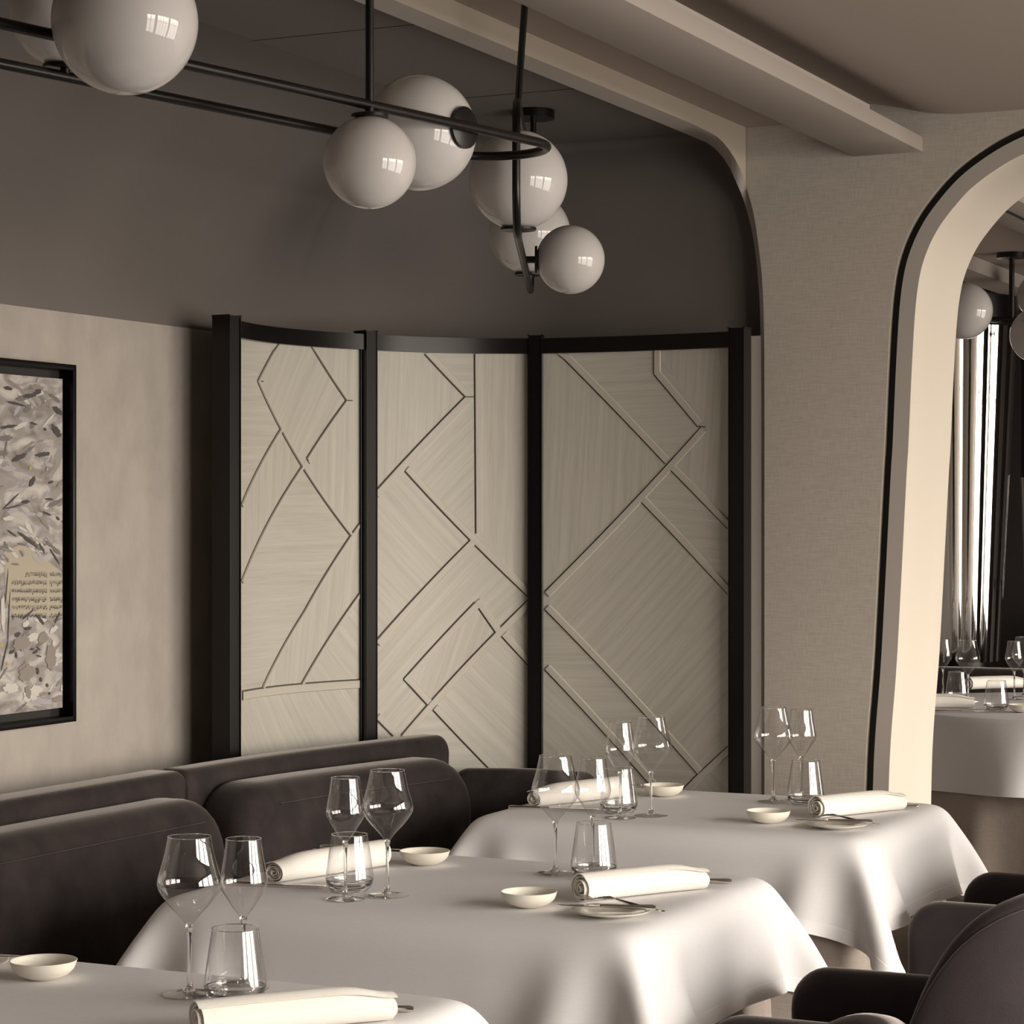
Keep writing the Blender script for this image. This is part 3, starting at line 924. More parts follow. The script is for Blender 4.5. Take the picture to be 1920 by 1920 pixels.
tl = ['rectangular dining table with sand skirt nearest the camera, cut by the lower left frame edge',
      'rectangular dining table with sand skirt, middle of the row along the banquette',
      'rectangular dining table with sand skirt, in front of the folding screen']
clb = ['white tablecloth on the nearest table at the lower left', 'white tablecloth on the middle table of the row', 'white tablecloth on the table in front of the folding screen']
for i, (x, y) in enumerate(TC):
    t = tb if i == 0 else copy_tree(tb)
    t.location = (x, y, 0); tag(t, tl[i], 'table', 'dining tables along the banquette')
    c = cl if i == 0 else copy_tree(cl)
    c.location = (x, y, TZ); tag(c, clb[i], 'tablecloth', 'white tablecloths')

# ------------------------------------------------------------------ TABLEWARE
def glass(name, h, rim, wide, zw, zb, foot):
    root = empty(name)
    rw = wide / 2
    prof = [(0.0035, zb - 0.004), (0.008, zb + 0.004), (0.016, zb + 0.014), (rw * 0.66, zb + (zw - zb) * 0.52), (rw * 0.92, zw - (zw - zb) * 0.20), (rw, zw), (rw * 0.965, zw + 0.012),
            (rim / 2 + (rw - rim / 2) * 0.45, zw + (h - zw) * 0.52), (rim / 2 + (rw - rim / 2) * 0.12, zw + (h - zw) * 0.86), (rim / 2, h)]
    pr = spline(prof, 6)
    lathe('bowl', pr, M['glass'], root, 64)
    pts = []
    for k in range(49):
        t = 2 * math.pi * k / 48
        pts.append((rim / 2 * math.cos(t), rim / 2 * math.sin(t), h))
    tube('rim', pts[:-1], 0.0006, M['stem'], root, 6, closed=True)
    st = spline([(0.0001, 0.004), (0.010, 0.0055), (0.0055, 0.012), (0.0036, 0.024), (0.0028, 0.05), (0.0028, zb - 0.03), (0.0036, zb - 0.012), (0.0058, zb - 0.001), (0.0001, zb + 0.003)], 5)
    lathe('stem', st, M['stem'], root, 20)
    ft = spline([(0.0005, 0.0052), (0.012, 0.0042), (foot / 2 * 0.6, 0.0024), (foot / 2 - 0.001, 0.0012), (foot / 2, 0.0006), (foot / 2 - 0.001, 0.0002), (foot / 2 * 0.5, 0.0003), (0.0005, 0.0003)], 3)
    lathe('foot', ft, M['glass'], root, 56)
    return root
def tumbler():
    root = empty('water_tumbler')
    pr = spline([(0.0365, 0.004), (0.0425, 0.012), (0.0458, 0.024), (0.0450, 0.034), (0.0410, 0.062), (0.0368, 0.09), (0.0340, 0.108)], 6)
    lathe('wall', pr, M['glass'], root, 72)
    ring_ = [(0.0340 * math.cos(2 * math.pi * k / 64), 0.0340 * math.sin(2 * math.pi * k / 64), 0.108) for k in range(64)]
    tube('rim', ring_, 0.0007, M['stem'], root, 6, closed=True)
    bs = [(0.0005, 0.0035), (0.022, 0.0025), (0.030, 0.0006), (0.0335, 0.0008)] + spline([(0.0362, 0.004), (0.0420, 0.012), (0.0453, 0.0235)], 5) + spline([(0.0435, 0.024), (0.0395, 0.0155), (0.030, 0.0112), (0.015, 0.010), (0.0005, 0.0098)], 4)
    lathe('base', bs, M['base'], root, 72)
    return root
def bowl():
    pr = [(0.0005, 0.0), (0.022, 0.0), (0.024, 0.002)] + spline([(0.0255, 0.002), (0.037, 0.0085), (0.0468, 0.0205), (0.0512, 0.0355)], 6) + [(0.0518, 0.037), (0.051, 0.0378)] + spline([(0.0497, 0.0365), (0.0448, 0.0225), (0.035, 0.0115), (0.02, 0.0065), (0.0005, 0.0055)], 5)
    pr = [(r, z * 0.76) for r, z in pr]
    return lathe('porcelain_bowl', pr, M['porcelain'], None, 64)
def plate():
    pr = [(0.0005, 0.0), (0.040, 0.0), (0.042, 0.003), (0.068, 0.0075), (0.0715, 0.009), (0.0715, 0.0105), (0.069, 0.0110), (0.052, 0.0080), (0.044, 0.0065), (0.040, 0.0040), (0.0005, 0.0038)]
    o = lathe('side_plate', pr, M['plate'], None, 64); return o
def napkin(seed):
    """a loosely rolled napkin: spiral section swept along its length"""
    rng = random.Random(seed)
    root = None
    turns, n = 4.2, 110
    sec = []
    for i in range(n + 1):
        t = i / n; a = t * turns * 2 * math.pi + 1.05
        r = 0.004 + 0.0245 * t
        sec.append((r, a))
    L, NL = 0.290, 30
    vs, fs = [], []
    for j in range(NL + 1):
        u = j / NL; x = (u - 0.5) * L
        dz = 0.0015 * math.sin(u * 5 + seed); dyy = 0.004 * math.sin(u * 3.1)
        sq = 1.0 - 0.24 * math.exp(-((u - 1.0) / 0.16) ** 2)
        for side in (0, 1):
            for (r, a) in sec:
                rr = r - side * 0.0016
                end = 0.003 * math.sin(a * 0.5) * (abs(2 * u - 1) ** 14) * (1 if u > 0.5 else -1)
                vs.append((x + end, rr * math.cos(a) * 1.05 + dyy, (0.0285 + rr * math.sin(a)) * sq + dz * 0.3))
    m = n + 1
    for j in range(NL):
        for i in range(n):
            a = j * 2 * m + i
            fs.append((a, a + 1, a + 1 + 2 * m, a + 2 * m))
            b = j * 2 * m + m + i
            fs.append((b + 2 * m, b + 1 + 2 * m, b + 1, b))
        for i in (0, n):
            a = j * 2 * m + i; fs.append((a, a + 2 * m, a + 3 * m, a + m))
    for j in (0, NL):
        for i in range(n):
            a = j * 2 * m + i; fs.append((a, a + m, a + m + 1, a + 1))
    o = mesh('rolled_napkin', vs, fs, M['napkin'], None, True); fix(o, 1e-6, 60)
    mz = min(v.co.z for v in o.data.vertices)
    for v in o.data.vertices: v.co.z -= mz
    return o
def flat_blade(name, outl, z, th, m, parent):
    n = len(outl)
    vs = [(x, y, z(x)) for x, y in outl] + [(x, y * 0.8, z(x) + th) for x, y in outl]
    fs = [tuple(range(n))[::-1], tuple(range(n, 2 * n))] + [(i, (i + 1) % n, n + (i + 1) % n, n + i) for i in range(n)]
    o = mesh(name, vs, fs, m, parent); fix(o, 1e-6, 40); return o
def knife(L=0.222):
    root = empty('table_knife')
    hb = 0.1
    pts = [(x, 0, 0.0045) for x in (0, 0.006, 0.03, 0.06, 0.085, hb)]
    tube('handle', pts, [0.0035, 0.0052, 0.0046, 0.0036, 0.0036, 0.0030], M['steel'], root, 12)
    top_ = spline([(hb - 0.002, 0.004), (hb + 0.015, 0.0085), (L - 0.04, 0.0085), (L - 0.012, 0.006), (L, 0.0)], 5)
    bot = spline([(L, 0.0), (L - 0.02, -0.0065), (hb + 0.02, -0.0075), (hb - 0.002, -0.004)], 5)
    flat_blade('blade', top_ + bot[1:], lambda x: 0.0035, 0.0012, M['steel'], root)
    return root
def fork(L=0.205):
    root = empty('table_fork')
    z = lambda x: 0.0025 + (0.010 * math.sin(min(max((x - L * 0.45) / (L * 0.4), 0), 1) * math.pi)) + (0.004 if x > L * 0.93 else 0)
    o = flat_blade('handle', [(0, 0.0), (0.004, 0.0045), (0.03, 0.0042), (0.07, 0.0026), (L * 0.58, 0.002), (L * 0.66, 0.006), (L * 0.76, 0.0105), (L * 0.76, -0.0105), (L * 0.66, -0.006), (L * 0.58, -0.002), (0.07, -0.0026), (0.03, -0.0042), (0.004, -0.0045)], z, 0.0018, M['steel'], root)
    for k in range(4):
        y = -0.0088 + 0.00587 * k
        tube('tine', [(x, y, z(x) + 0.001) for x in (L * 0.75, L * 0.82, L * 0.88, L * 0.94, L)], [0.0018, 0.0016, 0.0015, 0.0013, 0.0007], M['steel'], root, 6)
    return root

big = glass('red_wine_glass', 0.235, 0.064, 0.097, 0.164, 0.104, 0.079)
small = glass('white_wine_glass', 0.226, 0.053, 0.073, 0.160, 0.108, 0.074)
tum, bwl, plt, nap, knf, frk = tumbler(), bowl(), plate(), napkin(1), knife(), fork()
bkn = knife(0.178); bkn.name = 'butter_knife'
protos = dict(big=big, small=small, tum=tum, bwl=bwl, plt=plt, nap=nap, knf=knf, frk=frk, bkn=bkn)
used = set()
def put(key, x, y, z, rz, label, cat, group, tilt=(0, 0)):
    p = protos[key]
    o = p if key not in used else copy_tree(p)
    used.add(key)
    o.location = (x, y, z); o.rotation_euler = (tilt[0], tilt[1], rz)
    return tag(o, label, cat, group)

tn = ['nearest table', 'middle table', 'table by the screen']
sn = {1: 'chair side', -1: 'banquette side'}
def setting(ti, sd, skip=(), z=TZ + 0.001, jit=(0, 0), T=None, names=None):
    cx, cy = T or TC[ti]
    where = (names or '%s of the %s') % (sn[sd], tn[ti]) if not names else names
    def w(lx, ly): return cx + sd * lx + jit[0], cy + sd * ly + jit[1]
    r0 = 0 if sd == 1 else math.pi
    np_ = {(0, 1): (.352, .05, 53), (1, 1): (.345, .015, 60), (2, 1): (.352, .045, 64), (1, -1): (.318, .007, 72), (2, -1): (.355, .02, 66)}.get((ti, sd), (.345, .03, 65))
    items = [
        ('big', .086, .192, 0, 'wide-bowled wine glass on the ' + where, 'wine glass', 'large wine glasses'),
        ('small', .136, .263, 0, 'slim wine glass on the ' + where, 'wine glass', 'small wine glasses'),
        ('tum', .176, .176, 0, 'clear stemless water tumbler on the ' + where, 'tumbler', 'water tumblers'),
        ('bwl', .207, -.192, 0, 'small empty cream porcelain bowl on the ' + where, 'bowl', 'small porcelain bowls'),
        ('plt', .377, -.212, 0, 'white side plate on the ' + where, 'plate', 'side plates'),
        ('nap', np_[0], np_[1], math.radians(np_[2]), 'rolled cream linen napkin on the ' + where, 'napkin', 'rolled napkins'),
        ('knf', .447, .222, math.radians(180 + 16), 'steel dinner knife beside the napkin on the ' + where, 'knife', 'dinner knives'),
        ('frk', .478, -.205, math.radians(161), 'steel fork across the plate on the ' + where, 'fork', 'forks on side plates'),
        ('bkn', .462, -.208, math.radians(193), 'butter knife across the plate on the ' + where, 'knife', 'butter knives')]
    for key, lx, ly, rz, lab, cat, grp in items:
        if key in skip: continue
        x, y = w(lx, ly)
        zz = z
        tl_ = (0, 0)
        if key == 'frk': zz, tl_ = z + 0.010, (0, 0)
        if key == 'bkn': zz, tl_ = z + 0.014, (0, 0)
        put(key, x, y, zz, rz + r0, lab, cat, grp, tl_)
setting(0, 1, skip=('bwl', 'plt', 'frk', 'bkn'))
setting(1, 1); setting(1, -1)
setting(2, 1); setting(2, -1)
setting(0, -1, skip=('big', 'small', 'tum', 'nap', 'knf'), jit=(0.022, 0.008))

# ------------------------------------------------------------------ CHAIRS
def chair():
    root = empty('tub_chair')                       # faces +X locally
    V = M['velvet_chair']
    vs, fs = pillow(0.50, 0.46, 0.14, 0.06, 0.05, 0.0)   # seat (rotated: z->depth)
    sv = [(z - 0.20, s - 0.25, 0.39 + y) for s, y, z in vs]
    o = mesh('seat', sv, fs, V, root, True); fix(o, 2e-5); o.data.polygons.foreach_set('use_smooth', [True] * len(o.data.polygons))
    for sg in (1, -1):
        vs, fs = pillow(0.44, 0.36, 0.075, 0.075, 0.035)
        av = [(0.27 - s, sg * 0.238 + y - 0.0 * z, 0.25 + z) for s, y, z in vs]
        o = mesh('arm', av, fs, V, root, True); fix(o, 2e-5); o.data.polygons.foreach_set('use_smooth', [True] * len(o.data.polygons))
    # wrap-around back shell
    vs, fs = [], []
    NT, T2 = 56, 0.055
    prof = []
    for i in range(NT + 1):
        th = math.radians(-94 + 188 * i / NT)
        u = abs(th) / math.radians(94)
        zt = 0.868 - 0.05 * u ** 2 - 0.29 * (u ** 6)
        zb = 0.27 + 0.03 * u
        ring_ = []
        def shell(z, rr):
            lean = 0.05 * (z - 0.3) / 0.5
            return (-(0.205 + rr + lean) * math.cos(th) - 0.095, (0.232 + rr + lean * 0.6) * math.sin(th), z)
        K = 9
        for k in range(K + 1):
            z = zb + (zt - T2 / 2 - zb) * k / K; ring_.append(shell(z, T2))
        for k in range(1, 8):
            a = math.pi * k / 8; ring_.append(shell(zt - T2 / 2 + T2 / 2 * math.sin(a), T2 / 2 + T2 / 2 * math.cos(a)))
        for k in range(K, -1, -1):
            z = zb + (zt - T2 / 2 - zb) * k / K; ring_.append(shell(z, 0.0))
        vs += ring_; m = len(ring_)
    for i in range(NT):
        for k in range(m):
            fs.append((i * m + k, i * m + (k + 1) % m, (i + 1) * m + (k + 1) % m, (i + 1) * m + k))
    fs.append(tuple(range(m))); fs.append(tuple(NT * m + k for k in range(m))[::-1])
    o = mesh('backrest', vs, fs, V, root, True); fix(o, 2e-5); o.data.polygons.foreach_set('use_smooth', [True] * len(o.data.polygons))
    # stitched piping along the top outer edge
    pts = [vs[i * m + 10] for i in range(2, NT - 1)]
    tube('piping', pts, 0.0013, V, root, 6)
    for x, y in ((0.2, 0.19), (0.2, -0.19), (-0.2, 0.17), (-0.2, -0.17)):
        tube('leg', [(x * 0.92, y * 0.92, 0.36), (x * 1.1, y * 1.1, 0.0)], [0.019, 0.011], M['wood'], root, 14)
    return root
ch = chair()
for i, (x, y, lab) in enumerate(((-1.18, 4.06, 'dark velvet tub chair at the chair side of the middle table'),
                                 (-1.195, 5.38, 'dark velvet tub chair at the chair side of the table before the screen'),
                                 (-1.15, 2.60, 'dark velvet tub chair of the nearest table, only its back top showing'))):
    c = ch if i == 0 else copy_tree(ch)
    c.location = (x, y, 0); c.rotation_euler = (0, 0, math.pi)
    tag(c, lab, 'chair', 'velvet tub chairs')

# ------------------------------------------------------------------ CHANDELIERS
def globe(c, r, d, root, stem_to=None):
    """opal sphere at c, its disc cap towards direction d, with a short stub to the rail"""
    d = Vector(d).normalized(); c = Vector(c)
    n, m = 56, 36
    vs, fs = [], []
    rot = d.to_track_quat('Z', 'Y')
    cut = math.radians(14)
    for j in range(m + 1):
        t = cut + (math.pi - cut) * j / m
        for i in range(n):
            a = 2 * math.pi * i / n
            p = Vector((r * math.sin(t) * math.cos(a), r * math.sin(t) * math.sin(a), r * math.cos(t)))
            vs.append(c + rot @ p)
    for j in range(m):
        for i in range(n): fs.append((j * n + i, j * n + (i + 1) % n, (j + 1) * n + (i + 1) % n, (j + 1) * n + i))
    g = mesh('globe', vs, fs, M['opal'], root, True); fix(g, 2e-5)
    g.data.polygons.foreach_set('use_smooth', [True] * len(g.data.polygons))
    p0 = c + d * (r * 0.965); p1 = p0 + d * 0.005
    k = min(r * 0.4, 0.038)
    tube('cap', [p0, p0 + d * 0.001, p1, p1 + d * 0.0008], [k, k, k, k * 0.96], M['iron'], g, 40)
    if stem_to is not None: tube('stub', [p0, Vector(stem_to)], 0.008, M['iron'], g, 14)
    return g
def rounded_loop(p, d, wv, length, width, R, k=10):
    """closed loop starting at end centre p, running back along -d; width across wv"""
    d, wv, p = Vector(d).normalized(), Vector(wv).normalized(), Vector(p)
    cs_ = [(-R, width / 2 - R, 90, 0), (-R, -width / 2 + R, 0, -90), (-length + R, -width / 2 + R, -90, -180), (-length + R, width / 2 - R, 180, 90)]
    pts = []
    for a, b, t0, t1 in cs_:
        for i in range(k + 1):
            t = math.radians(t0 + (t1 - t0) * i / k)
            pts.append(p + d * (a + R * math.cos(t)) + wv * (b + R * math.sin(t)))
    return pts
# A: long horizontal loop
ang = math.radians(36)
def camdir(ax, ad): return Vector((ax * CA - ad * SA, ax * SA + ad * CA, 0))
def chandelier_long():
    zA = 2.16
    root = empty('globe_chandelier', (0, 0, 0))
    def onz(px, py): return at(px, py, F * (zA - H) / (HZ - py))
    q1, q2 = onz(350, 121), onz(975, 259)
    dA = (q2 - q1).normalized(); wA = Vector((-dA.y, dA.x, 0))
    W_ = abs((onz(305, 181) - q1).dot(wA))
    tip = onz(1037, 273)
    p = q1 + wA * W_ / 2 + dA * ((tip - q1).dot(dA) + 0.055); p.z = zA
    tube('rail', rounded_loop(p, dA, wA, 2.35, W_, W_ / 2 - 0.001, 12), 0.0088, M['iron'], root, 16, closed=True)
    def rail_pt(px, far=0):                               # rail point under image column px
        r = (px - 960) / F
        q0 = p - wA * W_ / 2 * (-1 if far else 1)
        rx, ry = r * CA - SA, r * SA + CA
        det = rx * (-dA.y) - ry * (-dA.x)
        t = (q0.x * (-dA.y) - q0.y * (-dA.x)) / det
        return Vector((rx * t, ry * t, zA))
    a = rail_pt(693)
    tube('rod', [a, Vector((a.x, a.y, ZC - 0.02))], 0.0072, M['iron'], root, 14)
    tube('canopy', [Vector((a.x, a.y, ZC - 0.022)), Vector((a.x, a.y, ZC - 0.0005))], 0.055, M['iron'], root, 40)
    globe((a.x, a.y, zA - 0.019 - 0.079), 0.079, (0, 0, 1), root, (a.x, a.y, zA))
    b = rail_pt(880)
    globe(b + wA * (0.105 + 0.010), 0.105, -wA, root, b)
    c = rail_pt(132); cc = c - wA * 0.112; cc.z = at(225, 50, 3.45).z
    globe(cc, 0.105, wA, root, c)
    e = rail_pt(122, 1)
    globe((e.x, e.y, zA + 0.104), 0.089, (0, 0, -1), root, (e.x, e.y, zA))
    f = rail_pt(-500)
    tube('rod', [f, Vector((f.x, f.y, ZC - 0.02))], 0.0072, M['iron'], root, 14)
    return tag(root, 'black ceiling light with long horizontal looped rail and opal globes', 'ceiling light')
def chandelier_end():
    root = empty('globe_chandelier', (0, 0, 0))
    zb, zt = 2.046, 2.325
    n0 = at(968, 968, 4.86); n0.z = 0; n1 = at(996, 968, 6.26); n1.z = 0
    dB = (n1 - n0).normalized(); Lb = (n1 - n0).length
    p = Vector((n1.x, n1.y, (zb + zt) / 2))
    tube('rail', rounded_loop(p, dB, Vector((0, 0, 1)), Lb, zt - zb, 0.10, 12), 0.0085, M['iron'], root, 16, closed=True)
    s = at(985, 0, 4.80)
    tube('rod', [Vector((n0.x + dB.x * 0.12, n0.y + dB.y * 0.12, zt)), Vector((s.x, s.y, 2.515))], 0.0072, M['iron'], root, 14)
    r3 = at(1000, 210, 6.2)
    tube('rod', [Vector((r3.x, r3.y, zt)), Vector((r3.x, r3.y, ZC - 0.015))], 0.0078, M['iron'], root, 14)
    tube('canopy', [Vector((r3.x, r3.y, ZC - 0.022)), Vector((r3.x, r3.y, ZC - 0.0005))], 0.056, M['iron'], root, 40)
    def on(D):
        q = n0 + dB * (D - 4.86); return q
    q = on(5.02); c4 = Vector((q.x, q.y, zb + 0.125)); globe(c4, 0.1045, (0, 0, -1), root, (q.x, q.y, zb))
    q = on(6.05); c5 = Vector((q.x, q.y, zb + 0.135)); globe(c5, 0.105, (0, 0, -1), root, (q.x, q.y, zb))
    q = on(5.42); rt = Vector((CA, SA, 0)); c6 = Vector((q.x, q.y, zb)) + rt * 0.108; globe(c6, 0.0785, -rt, root, (q.x, q.y, zb))
    return tag(root, 'black ceiling light with narrow upright looped rail and three opal globes near the screen', 'ceiling light')
chandelier_long(); chandelier_end()

# ------------------------------------------------------------------ PAINTING
def painting():
    y1, z0, z1 = 4.554, 0.983, 1.812
    y0 = 3.35
    xw = XL + 0.001
    root = empty('framed_painting', (xw, (y0 + y1) / 2, z0))
    tag(root, 'abstract mixed-media painting in a deep black floater frame on the left wall', 'painting')
    yc = (y0 + y1) / 2; hw = (y1 - y0) / 2; hh = z1 - z0
    t, dp = 0.013, 0.045
    for (n_, lo, hi) in (('frame_side', (0, hw - t, 0), (dp, hw, hh)), ('frame_side', (0, -hw, 0), (dp, -hw + t, hh)),
                        ('frame_side', (0, -hw + t, hh - t), (dp, hw - t, hh)), ('frame_side', (0, -hw + t, 0), (dp, hw - t, t))):
        box(n_, lo, hi, M['blacklac'], root, 0.001)
    box('backing_board', (0, -hw + t, t), (0.006, hw - t, hh - t), M['gap'], root)
    g = 0.034
    m = bpy.data.materials.new('painted_canvas'); m.use_nodes = True
    nt_ = m.node_tree; b = nt_.nodes['Principled BSDF']; b.inputs['Roughness'].default_value = 0.5
    tc_ = nt_.nodes.new('ShaderNodeTexCoord'); mp = nt_.nodes.new('ShaderNodeMapping'); mp.inputs['Scale'].default_value = (1, 1, 1.9)
    nt_.links.new(tc_.outputs['Object'], mp.inputs[0])
    ns = nt_.nodes.new('ShaderNodeTexNoise'); ns.inputs['Scale'].default_value = 9; ns.inputs['Detail'].default_value = 6; ns.inputs['Distortion'].default_value = 1.6
    nt_.links.new(mp.outputs[0], ns.inputs['Vector'])
    r = nt_.nodes.new('ShaderNodeValToRGB'); r.color_ramp.interpolation = 'LINEAR'
    el = r.color_ramp.elements
    el[0].position = 0.30; el[0].color = (0.13, 0.115, 0.11, 1); el[1].position = 0.72; el[1].color = (0.50, 0.47, 0.43, 1)
    for p_, c_ in ((0.43, (0.25, 0.225, 0.20, 1)), (0.50, (0.27, 0.25, 0.25, 1)), (0.56, (0.38, 0.35, 0.32, 1))):
        k_ = el.new(p_); k_.color = c_
    nt_.links.new(ns.outputs['Fac'], r.inputs[0]); nt_.links.new(r.outputs[0], b.inputs['Base Color'])
    nb = nt_.nodes.new('ShaderNodeTexNoise'); nb.inputs['Scale'].default_value = 45; nb.inputs['Detail'].default_value = 4
    nt_.links.new(tc_.outputs['Object'], nb.inputs['Vector'])
    bu = nt_.nodes.new('ShaderNodeBump'); bu.inputs['Strength'].default_value = 0.6; bu.inputs['Distance'].default_value = 0.004
    nt_.links.new(nb.outputs['Fac'], bu.inputs['Height']); nt_.links.new(bu.outputs[0], b.inputs['Normal'])
    cv = box('canvas', (0.006, -hw + g, g), (0.030, hw - g, hh - g), m, root)
    sm = {k: mat('paint_' + k, c, 0.5, bump=0.4, bscale=120) for k, c in dict(
        charcoal=(0.045, 0.036, 0.04), grey=(0.14, 0.125, 0.12), taupe=(0.22, 0.19, 0.17), lilac=(0.34, 0.32, 0.34), white=(0.50, 0.48, 0.44), paper=(0.37, 0.325, 0.245), ochre=(0.42, 0.33, 0.12)).items()}
    XC = XL + 0.001 + 0.0305
    def onc(px, py):
        rx = (px - 960) / F; a = rx * CA - SA; D = XC / a
        return D * (rx * SA + CA) - yc, H + (HZ - py) / F * D - z0
    rng = random.Random(4)
    layers = {}
    ymax, zmin, zmax = hw - g - 0.002, g + 0.002, hh - g - 0.002
    cnt = [0]
    def blob(key, px, py, L, W, a, curve=0.0, kind='blob'):
        cy, cz = onc(px, py)
        sc = 1 / 820.0
        L *= sc * 1.35; W *= sc
        vs, fs = layers.setdefault(key, ([], []))
        n = 44; b0 = len(vs)
        cnt[0] += 1
        x = 0.0306 + 0.000004 * cnt[0]
        ph = rng.random() * 6
        for i in range(n):
            t = 2 * math.pi * i / n
            rr = 1 + 0.12 * math.sin(2 * t + ph) + 0.08 * math.sin(5 * t + 2 * ph) + 0.09 * math.sin(9 * t + 3 * ph) + 0.06 * math.sin(15 * t + ph)
            u, v = L / 2 * math.cos(t) * rr, W / 2 * math.sin(t) * rr
            v += curve * (u / (L / 2)) ** 2 * W
            ca_, sa_ = math.cos(a), math.sin(a)
            yy, zz = cy + u * ca_ - v * sa_, cz + u * sa_ + v * ca_
            vs.append((x, min(max(yy, -ymax), ymax), min(max(zz, zmin), zmax)))
        fs.append(tuple(range(b0, b0 + n)))
    # score-sheet paper
    pv, pf = [], []
    def quad(key, pts, dx=0.0307):
        vs, fs = layers.setdefault(key, ([], [])); b0 = len(vs)
        for p_ in pts:
            y_, z_ = onc(*p_); vs.append((dx, min(max(y_, -ymax), ymax), min(max(z_, zmin), zmax)))
        fs.append(tuple(range(b0, b0 + len(pts))))
    quad('paper', [(8, 1035), (40, 1020), (75, 1042), (128, 1072), (128, 1160), (60, 1150), (25, 1155), (10, 1120)])
    for k in range(190):
        px, py = rng.uniform(-180, 122), rng.choice([rng.uniform(705, 1000), rng.uniform(705, 1000), rng.uniform(1150, 1330)])
        blob(rng.choice(['taupe', 'lilac', 'lilac', 'taupe', 'white', 'grey']), px, py, rng.uniform(10, 40), rng.uniform(3, 11), rng.gauss(0.1, 0.35))
    for k in range(34):
        blob(rng.choice(['taupe', 'lilac', 'white', 'grey']), rng.uniform(0, 124), rng.uniform(1008, 1050) + rng.uniform(0, 12), rng.uniform(10, 26), rng.uniform(3, 8), rng.gauss(-0.45, 0.3))
    # staves with dense little notes
    for row in range(6):
        yb = 1073 + row * 15.5
        for (xa, xb) in ((22, 88), (93, 126)):
            if row == 0 and xa == 22: xa = 48
            for l in range(4):
                q = [(xa, yb + l * 1.9 + 1), (xb, yb + l * 1.9 - 0.5), (xb, yb + l * 1.9 - 0.1), (xa, yb + l * 1.9 + 1.4)]
                quad('charcoal', q, 0.0309)
            x_ = xa
            while x_ < xb - 1:
                hgt = rng.uniform(2, 7); y_ = yb + rng.uniform(-1, 4)
                quad('charcoal', [(x_, y_), (x_ + 0.9, y_), (x_ + 0.9, y_ + hgt), (x_, y_ + hgt)], 0.03095)
                if rng.random() < 0.6: quad('charcoal', [(x_ - 0.9, y_ + hgt - 1), (x_ + 1.3, y_ + hgt - 1.2), (x_ + 1.3, y_ + hgt + 0.9), (x_ - 0.9, y_ + hgt + 0.9)], 0.031)
                x_ += rng.uniform(1.6, 3.4)
    # charcoal sweeps
    for (px, py, L, W, a) in ((55, 742, 26, 9, .12), (15, 728, 18, 7, 0), (30, 757, 42, 5, -.12), (108, 770, 26, 10, -.4), (70, 735, 18, 10, .4), (15, 800, 36, 6, .1), (105, 808, 28, 14, -.5), (62, 794, 18, 4, -.2), (84, 805, 7, 5, 0),
                              (35, 858, 36, 9, .25), (80, 852, 32, 9, .15), (60, 903, 20, 10, .7), (95, 904, 12, 5, .3), (92, 936, 20, 4, 0), (47, 941, 22, 6, .1), (25, 950, 40, 3, .15), (20, 940, 46, 3, .55),
                              (88, 963, 22, 4, -.25), (108, 972, 10, 5, -.5), (118, 980, 8, 5, -.6), (52, 1012, 44, 8, -.45), (78, 1028, 18, 7, -.8), (102, 1043, 34, 4, -.75), (120, 1060, 14, 4, -.8), (22, 1000, 20, 4, -.4),
                              (52, 1152, 26, 5, .5), (75, 1162, 24, 7, -.7), (107, 1158, 20, 5, .9), (32, 1190, 16, 8, .2), (52, 1178, 16, 6, .1), (66, 1222, 12, 6, .4), (72, 1216, 10, 3, -.5), (60, 1217, 9, 4, .1), (72, 1230, 12, 3, -.2),
                              (70, 1258, 7, 12, 0), (76, 1274, 6, 8, 0), (88, 1285, 5, 8, .2), (92, 1300, 6, 5, 0), (124, 1150, 8, 6, .3), (22, 1222, 14, 6, .2), (12, 1100, 50, 3, 1.45), (16, 1160, 70, 3, 1.5), (8, 1230, 50, 3, 1.2), (30, 1228, 4, 14, .2)):
        blob('charcoal', px, py, L, W, a)
    for (px, py, L, W, a) in ((42, 992, 24, 5, -.35), (68, 1010, 7, 4, -.5), (78, 1021, 7, 5, -.7), (120, 1051, 12, 6, -.9), (15, 972, 24, 8, 0), (100, 1207, 8, 11, 0), (104, 1245, 8, 8, 0), (5, 1150, 10, 60, 0), (60, 1195, 30, 14, .3), (48, 1170, 14, 12, 0), (60, 1300, 40, 26, .2), (100, 1180, 18, 12, .4), (118, 1290, 12, 16, 0), (20, 1290, 30, 20, 0)):
        blob('white', px, py, L, W, a)
    for (px, py, L, W, a) in ((40, 1206, 34, 30, 0), (95, 1232, 26, 44, .2), (50, 1262, 34, 30, 0), (80, 1196, 20, 24, 0), (52, 1298, 14, 22, .4), (110, 1310, 30, 12, 0)):
        blob('taupe', px, py, L, W, a)
    for (px, py, L, W, a) in ((56, 878, 6, 6, 0), (88, 880, 5, 5, 0), (2, 1210, 6, 8, 0), (15, 1245, 8, 6, 0)):
        blob('ochre', px, py, L, W, a)
    for key, (vs, fs) in layers.items():
        o = mesh('score_paper' if key == 'paper' else 'brushstrokes', vs, fs, sm[key], cv); o['kind'] = 'stuff'
        tag(o, {'paper': 'aged paper music score collage', 'charcoal': 'charcoal black brushstrokes and notes', 'grey': 'dark grey brushstrokes', 'taupe': 'taupe brushstrokes', 'lilac': 'pale lilac-grey brushstrokes', 'white': 'white impasto brushstrokes', 'ochre': 'ochre yellow dabs'}[key])
painting()

